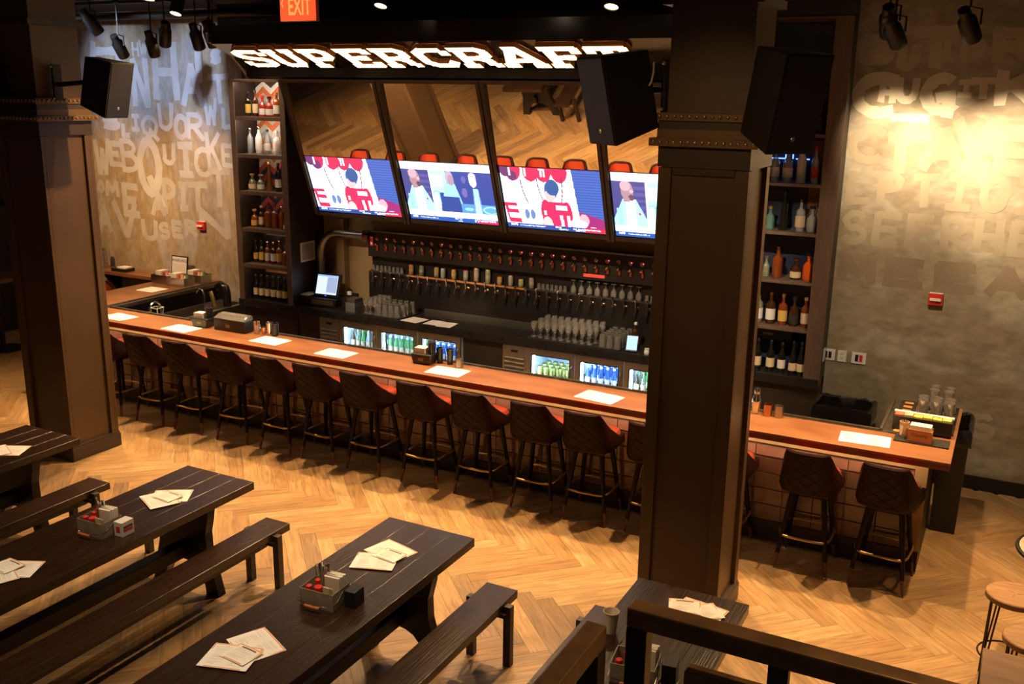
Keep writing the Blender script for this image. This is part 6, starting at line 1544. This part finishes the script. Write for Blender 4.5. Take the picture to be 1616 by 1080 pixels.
# ------------------------------------------------------------------ wall devices
for i, (x, lab) in enumerate(((-9.786,'red fire alarm pull box on the left plaster wall'),(-0.555,'red fire alarm pull box on the right plaster wall'))):
    t = thing('fire_alarm_box', lab, 'alarm', (x, WY-0.001, 1.80))
    MB().box(-0.062,0.062,-0.05,0,-0.055,0.055).build('housing', M_red, t, bevel=0.004)
    MB().box(-0.048,0.048,-0.075,-0.051,-0.012,0.012).build('pull_bar', M_white, t, bevel=0.003)
    MB().box(-0.058,0.058,-0.049,-0.002,0.0552,0.058).build('top_edge', M_white, t)
for (x, w_, lab, cols) in ((-1.47,0.066,'white double switch plate with two black rockers beside the shelves',('k','k')),(-1.337,0.042,'white socket plate between the two switch plates',()),(-1.178,0.068,'white double switch plate with a black and a red rocker',('k','r'))):
    t = thing('switch_plate', lab, 'switch', (x, WY-0.001, 1.135))
    MB().box(-w_,w_,-0.008,0,-0.058,0.058).build('plate', M_white, t, bevel=0.002)
    if cols:
        for k, c in enumerate(cols): MB().box(-0.034+k*0.040,-0.006+k*0.040,-0.013,-0.0085,-0.032,0.032).build('rocker', M_blackplastic if c == 'k' else M_red, t)
    else:
        for z in (-0.022,0.022):
            MB().box(-0.016,0.016,-0.0105,-0.0085,z-0.014,z+0.014).build('socket', mat('socket_ivory',(0.62,0.58,0.5),0.5), t)
t = thing('switch_plate', 'white switch plate on the side of the right shelf cabinet', 'switch', (-1.489, 9.53, 1.16))
MB().box(0.0,0.008,-0.04,0.04,-0.065,0.065).build('plate', M_white, t, bevel=0.002); MB().box(0.0085,0.012,-0.012,0.012,-0.03,0.03).build('rocker', M_white, t)
# exit sign
t = thing('exit_sign', 'red glowing exit sign hanging from the ceiling', 'sign', (-5.79, 7.0, 4.19))
M_exit = mat('exit_red', (0.6,0.05,0.02), 0.4, emit=(1.0,0.075,0.02), es=1.25)
MB().box(-0.20,0.20,0.0,0.04,0,0.24).build('housing', mat('exit_housing',(0.3,0.02,0.01),0.4), t)
MB().box(-0.196,0.196,-0.004,0.0,0.004,0.236).build('lit_face', M_exit, t)
M_exitl = mat('exit_letters', (0.6,0.2,0.05), 0.4, emit=(1.0,0.22,0.05), es=1.6)
me = text_mesh('EXIT', 0.20, 'exit_lettering', bold=0.004); o = link('exit_lettering', me, M_exitl, t, loc=(0.02,-0.006,0.115), rot=(PI/2,0,0)); o.scale = (0.62,1,1)
MB().prism([(-0.185,0.15),(-0.16,0.19),(-0.16,0.175),(-0.172,0.15),(-0.16,0.125),(-0.16,0.11)], 'y', -0.0065, -0.0045).build('arrow', M_exitl, t)
MB().tube([(0,0.02,0.24),(0,0.02,ZC-4.19)], 0.012, 8).build('stem', M_black, t)

# ------------------------------------------------------------------ guard rail in front of the camera
def lerp3(k, x, y, z1=1.0): return (x*k, y*k, 3.6-(3.6-z1)*k)
K = 0.5
M_rail = mat('raw_steel_tube', (0.21,0.115,0.05), 0.34, 0.25, var=0.35, scale=9, bump=0.1)  # warm light on the upper rails put into the tube colour
M_raild = mat('dark_steel_tube', (0.035,0.024,0.017), 0.36, 0.3, var=0.3, scale=9)
RZ = 2.30; tb = 0.057
gr = thing('guard_rail', 'brown steel tube guard rail in the foreground right', 'railing', (-0.77, 2.16, 0))
MB().box(0.0, 1.9, 0.0, tb, RZ-tb, RZ).build('top_rail', M_rail, gr, bevel=0.005)
MB().box(0.0, tb, 0.0, tb, 0.0, RZ-tb-0.001).build('post', M_raild, gr, bevel=0.004)
MB().box(1.84, 1.9, 0.0, tb, 0.0, RZ-tb-0.001).build('post', M_raild, gr, bevel=0.004)
MB().box(0.16, 1.80, 0.012, 0.012+0.045, RZ-0.19, RZ-0.145).build('panel_rail', M_rail, gr, bevel=0.004)
MB().box(0.16, 0.205, 0.012, 0.057, RZ-1.1, RZ-0.191).build('panel_post', M_raild, gr, bevel=0.003)
MB().box(1.755, 1.80, 0.012, 0.057, RZ-1.1, RZ-0.191).build('panel_post', M_raild, gr, bevel=0.003)
MB().box(0.206, 1.754, 0.012, 0.057, RZ-1.1, RZ-1.055).build('panel_rail', M_raild, gr, bevel=0.003)
MB().box(0.058, 0.159, 0.02, 0.05, RZ-0.60, RZ-0.55).build('panel_tab', M_raild, gr)
MB().box(0.37, 0.42, 0.02, 0.05, RZ-0.144, RZ-tb-0.001).build('panel_tab', M_raild, gr)
g2 = thing('guard_rail', 'dark steel tube guard rail running away from the viewer in the foreground', 'railing', (-0.838, 2.053, 0))
MB().box(0, tb, -1.6, 0.0, RZ-tb, RZ).build('top_rail', M_rail, g2, bevel=0.005)
MB().box(0, tb, -tb, 0.0, 0, RZ-tb-0.001).build('post', M_raild, g2, bevel=0.004)
MB().box(0, tb, -1.6, -1.6+tb, 0, RZ-tb-0.001).build('post', M_raild, g2, bevel=0.004)
MB().box(0.006, tb-0.006, -1.5, -0.14, RZ-0.19, RZ-0.145).build('panel_rail', M_raild, g2, bevel=0.003)
MB().box(0.006, tb-0.006, -0.186, -0.141, RZ-1.1, RZ-0.191).build('panel_post', M_raild, g2, bevel=0.003)
MB().box(0.006, tb-0.006, -tb-0.083, -tb-0.0005, RZ-0.60, RZ-0.55).build('panel_tab', M_raild, g2)

# ------------------------------------------------------------------ small stools and tables at the right
def wire_stool(loc, h, r, label):
    t = thing('wire_stool', label, 'stool', loc, 0, 'round wooden wire stools')
    MB().lathe([(r-0.006,h-0.04),(r,h-0.035),(r,h-0.006),(r-0.006,h)], 32).build('wooden_seat', mat('oak_seat',(0.30,0.165,0.075),0.45,var=0.25,scale=5,stretch=(1,6,1)), t, smooth=True)
    for k in range(4):
        a = PI/4+k*PI/2
        for s in (-0.22, 0.22):
            b = Vector((math.cos(a)*r*1.12, math.sin(a)*r*1.12, 0.006)); tp = Vector((math.cos(a+s)*r*0.86, math.sin(a+s)*r*0.86, h-0.041))
            MB().tube([b,tp], 0.006, 6).build('wire_leg', M_black, t)
    rr = r*0.98
    MB().tube([(rr*math.cos(2*PI*i/32), rr*math.sin(2*PI*i/32), h*0.36) for i in range(32)], 0.006, 6, closed=True).build('foot_hoop', M_black, t)
    mb = MB()
    for k in range(3):
        a = k*2.1; mb.tube([(0.01*math.cos(a),0.01*math.sin(a),h+0.0004),(0.05*math.cos(a+0.3),0.05*math.sin(a+0.3),h+0.0004)], 0.0012, 4)
    mb.build('seat_crack', M_ink, t)
    return t
wire_stool((0.30,6.20,0), 0.66, 0.165, 'round oak stool with black wire legs at the right edge')
wire_stool((0.40,5.76,0), 0.62, 0.155, 'second round oak stool with wire legs, partly cut by the right edge')
t = thing('pub_table', 'round stone topped table with dark rim cut by the right edge', 'table', (0.64, 6.78, 0))
MB().lathe([(0.0001,0.735),(0.335,0.735),(0.335,0.752),(0.0001,0.752)], 40).build('stone_top', mat('pale_stone',(0.36,0.33,0.24),0.3,var=0.3,scale=14), t, smooth=True)
MB().tube([(0.345*math.cos(2*PI*i/40),0.345*math.sin(2*PI*i/40),0.742) for i in range(40)], 0.014, 8, closed=True).build('metal_rim', M_black, t, smooth=True)
MB().lathe([(0.22,0),(0.22,0.015),(0.035,0.03),(0.035,0.72),(0.12,0.735)], 20).build('pedestal', M_black, t, smooth=True)
t = thing('side_table', 'square light wooden table top at the bottom right corner', 'table', (0.13, 4.06, 0))
MB().box(0.0,0.66,0.0,0.66,1.01,1.05).build('table_top', mat('pale_oak_top',(0.42,0.22,0.10),0.4,var=0.2,scale=4,stretch=(1,6,1)), t, bevel=0.003)
for x in (0.04,0.58):
    for y in (0.04,0.58): MB().box(x,x+0.04,y,y+0.04,0,1.009).build('leg', M_black, t)
# dark high table at the far left
t = thing('high_table', 'dark round high table on a pedestal beyond the left column', 'table', (-12.42, 8.35, 0))
MB().lathe([(0.0001,1.0),(0.36,1.0),(0.36,1.05),(0.0001,1.05)], 32).build('table_top', mat('dark_oak_top',(0.13,0.07,0.035),0.45,var=0.2,scale=4), t, smooth=True)
MB().tube([(0,0,0.02),(0,0,1.0)], 0.035, 12).build('pedestal', M_black, t, smooth=True)
MB().lathe([(0.26,0),(0.26,0.02),(0.05,0.04),(0.0,0.04)], 24).build('foot', M_black, t, smooth=True)
tag(MB().box(-14.58,-13.3,8.9,9.65,0,1.9).build('dark_booth', mat('dark_booth_leather',(0.012,0.009,0.008),0.5), bevel=0.02), 'dark booth back in the far left corner', 'booth')

# ------------------------------------------------------------------ track lights
M_lens = {}
def lens_mat(col, es):
    k = (round(col[0],2), round(col[1],2), round(col[2],2), es)
    if k not in M_lens: M_lens[k] = mat('lamp_lens_%d'%len(M_lens), (1,1,1), 0.4, emit=col, es=es)
    return M_lens[k]
def spot(loc, target, watts, col, cone, label, blend=0.6, radius=0.035, size=1.5, lens=9.0, group='black track spotlights'):
    loc = Vector(loc); d = (Vector(target)-loc).normalized()
    q = d.to_track_quat('-Z','Y')
    t = thing('track_spotlight', label, 'spotlight', loc, 0, group)
    R = q.to_matrix().to_4x4(); s = size
    MB().lathe_open([(0.038*s,0.06*s),(0.041*s,0.002),(0.044*s,0.0),(0.046*s,0.012),(0.046*s,0.13*s),(0.030*s,0.15*s),(0.030*s,0.20*s),(0.0001,0.205*s)], 16).xform(R).build('housing', M_black, t, smooth=True)
    MB().lathe([(0.0001,0.010),(0.040*s,0.010),(0.040*s,0.014),(0.0001,0.014)], 16).xform(R).build('lens', lens_mat(col, lens), t)
    back = R @ Vector((0,0,0.10*s))
    topz = ZC-loc.z
    MB().tube([tuple(back+Vector((0.055*s,0,0))), (back.x+0.055*s, back.y, min(topz-0.03, back.z+0.11)), (0+back.x, back.y, min(topz-0.025,back.z+0.13)), (back.x,back.y,topz)], 0.009, 6).build('stem', M_black, t)
    MB().box(back.x-0.04,back.x+0.04,back.y-0.02,back.y+0.02,topz-0.03,topz).build('track_adapter', M_black, t)
    if watts > 0:
        L = bpy.data.lights.new('spot', 'SPOT'); L.energy = watts; L.color = col; L.spot_size = math.radians(cone); L.spot_blend = blend; L.shadow_soft_size = radius
        o = bpy.data.objects.new('spot_light', L); COL.objects.link(o); o.parent = t; o.rotation_mode = 'QUATERNION'; o.rotation_quaternion = q
        o.location = d*0.05
    return t
# row above the bar
for i, (x, z) in enumerate([(-8.42,4.39),(-5.70,4.40),(-3.30,4.33),(-1.33,4.38)]):
    spot((x, 8.12, z), (x+0.1, 6.35, 0.0), K_BAR*0.62, WARM, 70, ['black spotlight above the left end of the bar','black spotlight hanging above the exit sign end of the bar','black spotlight above the last letters of the sign','black spotlight at the top edge right of the right column'][i], blend=0.8)
for i, x in enumerate((-9.6,-8.1,-6.6,-5.1,-3.7,-2.3,-0.9,0.4)):
    spot((x, 7.46, 4.47), (x+0.05, 6.65, 0.0), K_BAR, WARM, 74, f'black spotlight over the bar edge above the frame, {ORD[i]} from the left', blend=0.8)
for i, x in enumerate((-8.4,-6.6,-4.9,-3.4,-2.1)):
    spot((x, 6.0, 4.47), (x, 9.95, 1.25), K_BACK, NEUT, 30, f'black spotlight aimed at the back counter above the frame, {ORD[i]} from the left', blend=0.8)  # unseen lamps added to brighten the taps and glasses
# wall washers, left
spot((-9.70,8.5,3.97), (-10.1,9.67,2.6), 16, COOL, 75, 'black spotlight aimed at the upper left wall lettering')
spot((-9.18,8.5,3.97), (-9.6,9.67,1.6), 40, WARM, 60, 'black spotlight aimed at the middle of the left wall')
spot((-9.01,8.5,4.09), (-10.5,9.67,1.4), 60, WARM, 60, 'black spotlight with lit lens beside the left wall track')
spot((-9.50,8.0,4.20), (-9.30,8.9,3.0), 10, COOL, 70, 'small white lit spotlight at the upper left beside the column')
for i, x in enumerate((-11.1,-9.7)):
    spot((x,7.25,4.47), (x,9.67,3.75), 230, COOL, 44, ['cool spotlight washing the upper left wall, behind the left column','cool spotlight washing the upper left wall, above the bar'][i], blend=1.0)  # unseen lamps added for an even cool wash
for i, x in enumerate((-11.2,-9.9)):
    spot((x,7.05,4.47), (x-0.1,9.67,1.95), 420, WARM2, 48, ['warm spotlight washing the lower left wall, behind the left column','warm spotlight washing the lower left wall, above the bar'][i], blend=1.0)  # unseen lamps added for an even warm wash
spot((-8.52,8.55,4.05), (-8.9,9.67,2.0), 0, WARM, 60, 'unlit black spotlight left of the sign', lens=0.2)
spot((-8.35,8.6,4.08), (-8.6,9.6,2.4), 0, WARM, 60, 'second unlit black spotlight left of the sign', lens=0.2)
# wall washers, right
spot((-1.08,8.52,4.10), (-1.13,9.67,3.14), 300, NEUT, 44, 'black spotlight with lit slit, left of the pair on the right wall', blend=1.0)
spot((-0.98,8.40,4.02), (-0.64,9.67,3.12), 300, NEUT, 42, 'black spotlight with lit slit, right of the pair on the right wall', blend=1.0)
spot((-0.46,8.5,4.06), (-0.05,9.67,3.0), 420, NEUT, 50, 'black spotlight in front of the painted letter on the right wall', blend=1.0)
spot((-0.75,7.3,4.47), (-0.5,9.67,1.5), 330, NEUT, 60, 'spotlight washing the lower right plaster wall, above the frame', blend=1.0)  # unseen lamp added to lift the dark lower wall
spot((-1.95,2.7,4.47), (-1.76,5.94,2.9), 75, WARM2, 38, 'spotlight grazing the front of the right column, above the frame', blend=1.0)
spot((-6.35,6.75,4.40), (-7.95,6.2,2.6), 230, WARM2, 50, 'spotlight aimed at the left column, above the frame', blend=0.8)
spot((-0.2,6.9,4.40), (-1.47,6.2,3.0), 45, WARM2, 50, 'spotlight aimed at the right column, above the frame', blend=0.8)
spot((0.35,2.75,4.47), (-0.1,2.15,2.3), 95, WARM, 80, 'spotlight above the guard rail, above the frame', blend=0.9)  # unseen lamp added because no other light reaches the rail
spot((-8.9,7.2,4.47), (-9.1,8.4,0.85), 300, WARM, 40, 'spotlight aimed into the left bar corner, above the frame', blend=0.8)  # unseen lamp added to brighten the steel sink area
# spotlight added to brighten the upper left shelves
spot((-8.5,8.75,4.30), (-8.5,9.7,3.1), 45, NEUT, 60, 'small spotlight grazing the upper left shelves', size=0.6)
# seating lights over the tables
for i, (x, y, tx, ty, wt) in enumerate([(-6.9,6.9,-7.6,6.1,0.9),(-4.9,3.3,-5.0,4.0,1.4),(-2.9,3.3,-3.1,3.9,1.8),(-6.6,3.4,-6.4,4.1,0.6),(-4.2,6.7,-4.2,5.6,0.8),(0.6,6.6,0.3,6.0,1.0),(-1.9,3.0,-1.3,3.6,0.6)]):
    spot((x, y, 4.47), (tx, ty, 0.0), K_TABLE*wt, NEUT if i < 4 else WARM, 70, ['spotlight beside the left column','spotlight above the white box table','spotlight above the foreground centre table','spotlight above the leftmost table','spotlight above the aisle','spotlight above the round stools','spotlight above the right column table'][i]+', above the frame', blend=0.9)
for i, (x0, x1, y) in enumerate([(-14.0,2.0,8.12),(-14.0,3.0,3.42),(-10.6,-8.2,8.52),(-1.6,1.0,8.52)]):
    tag(MB().box(x0, x1, y-0.018, y+0.018, ZC-0.032, ZC-0.0005).build('light_track', M_black), ['long black light track above the bar','long black light track above the communal tables','short black light track before the left plaster wall','short black light track before the right plaster wall'][i], 'track')
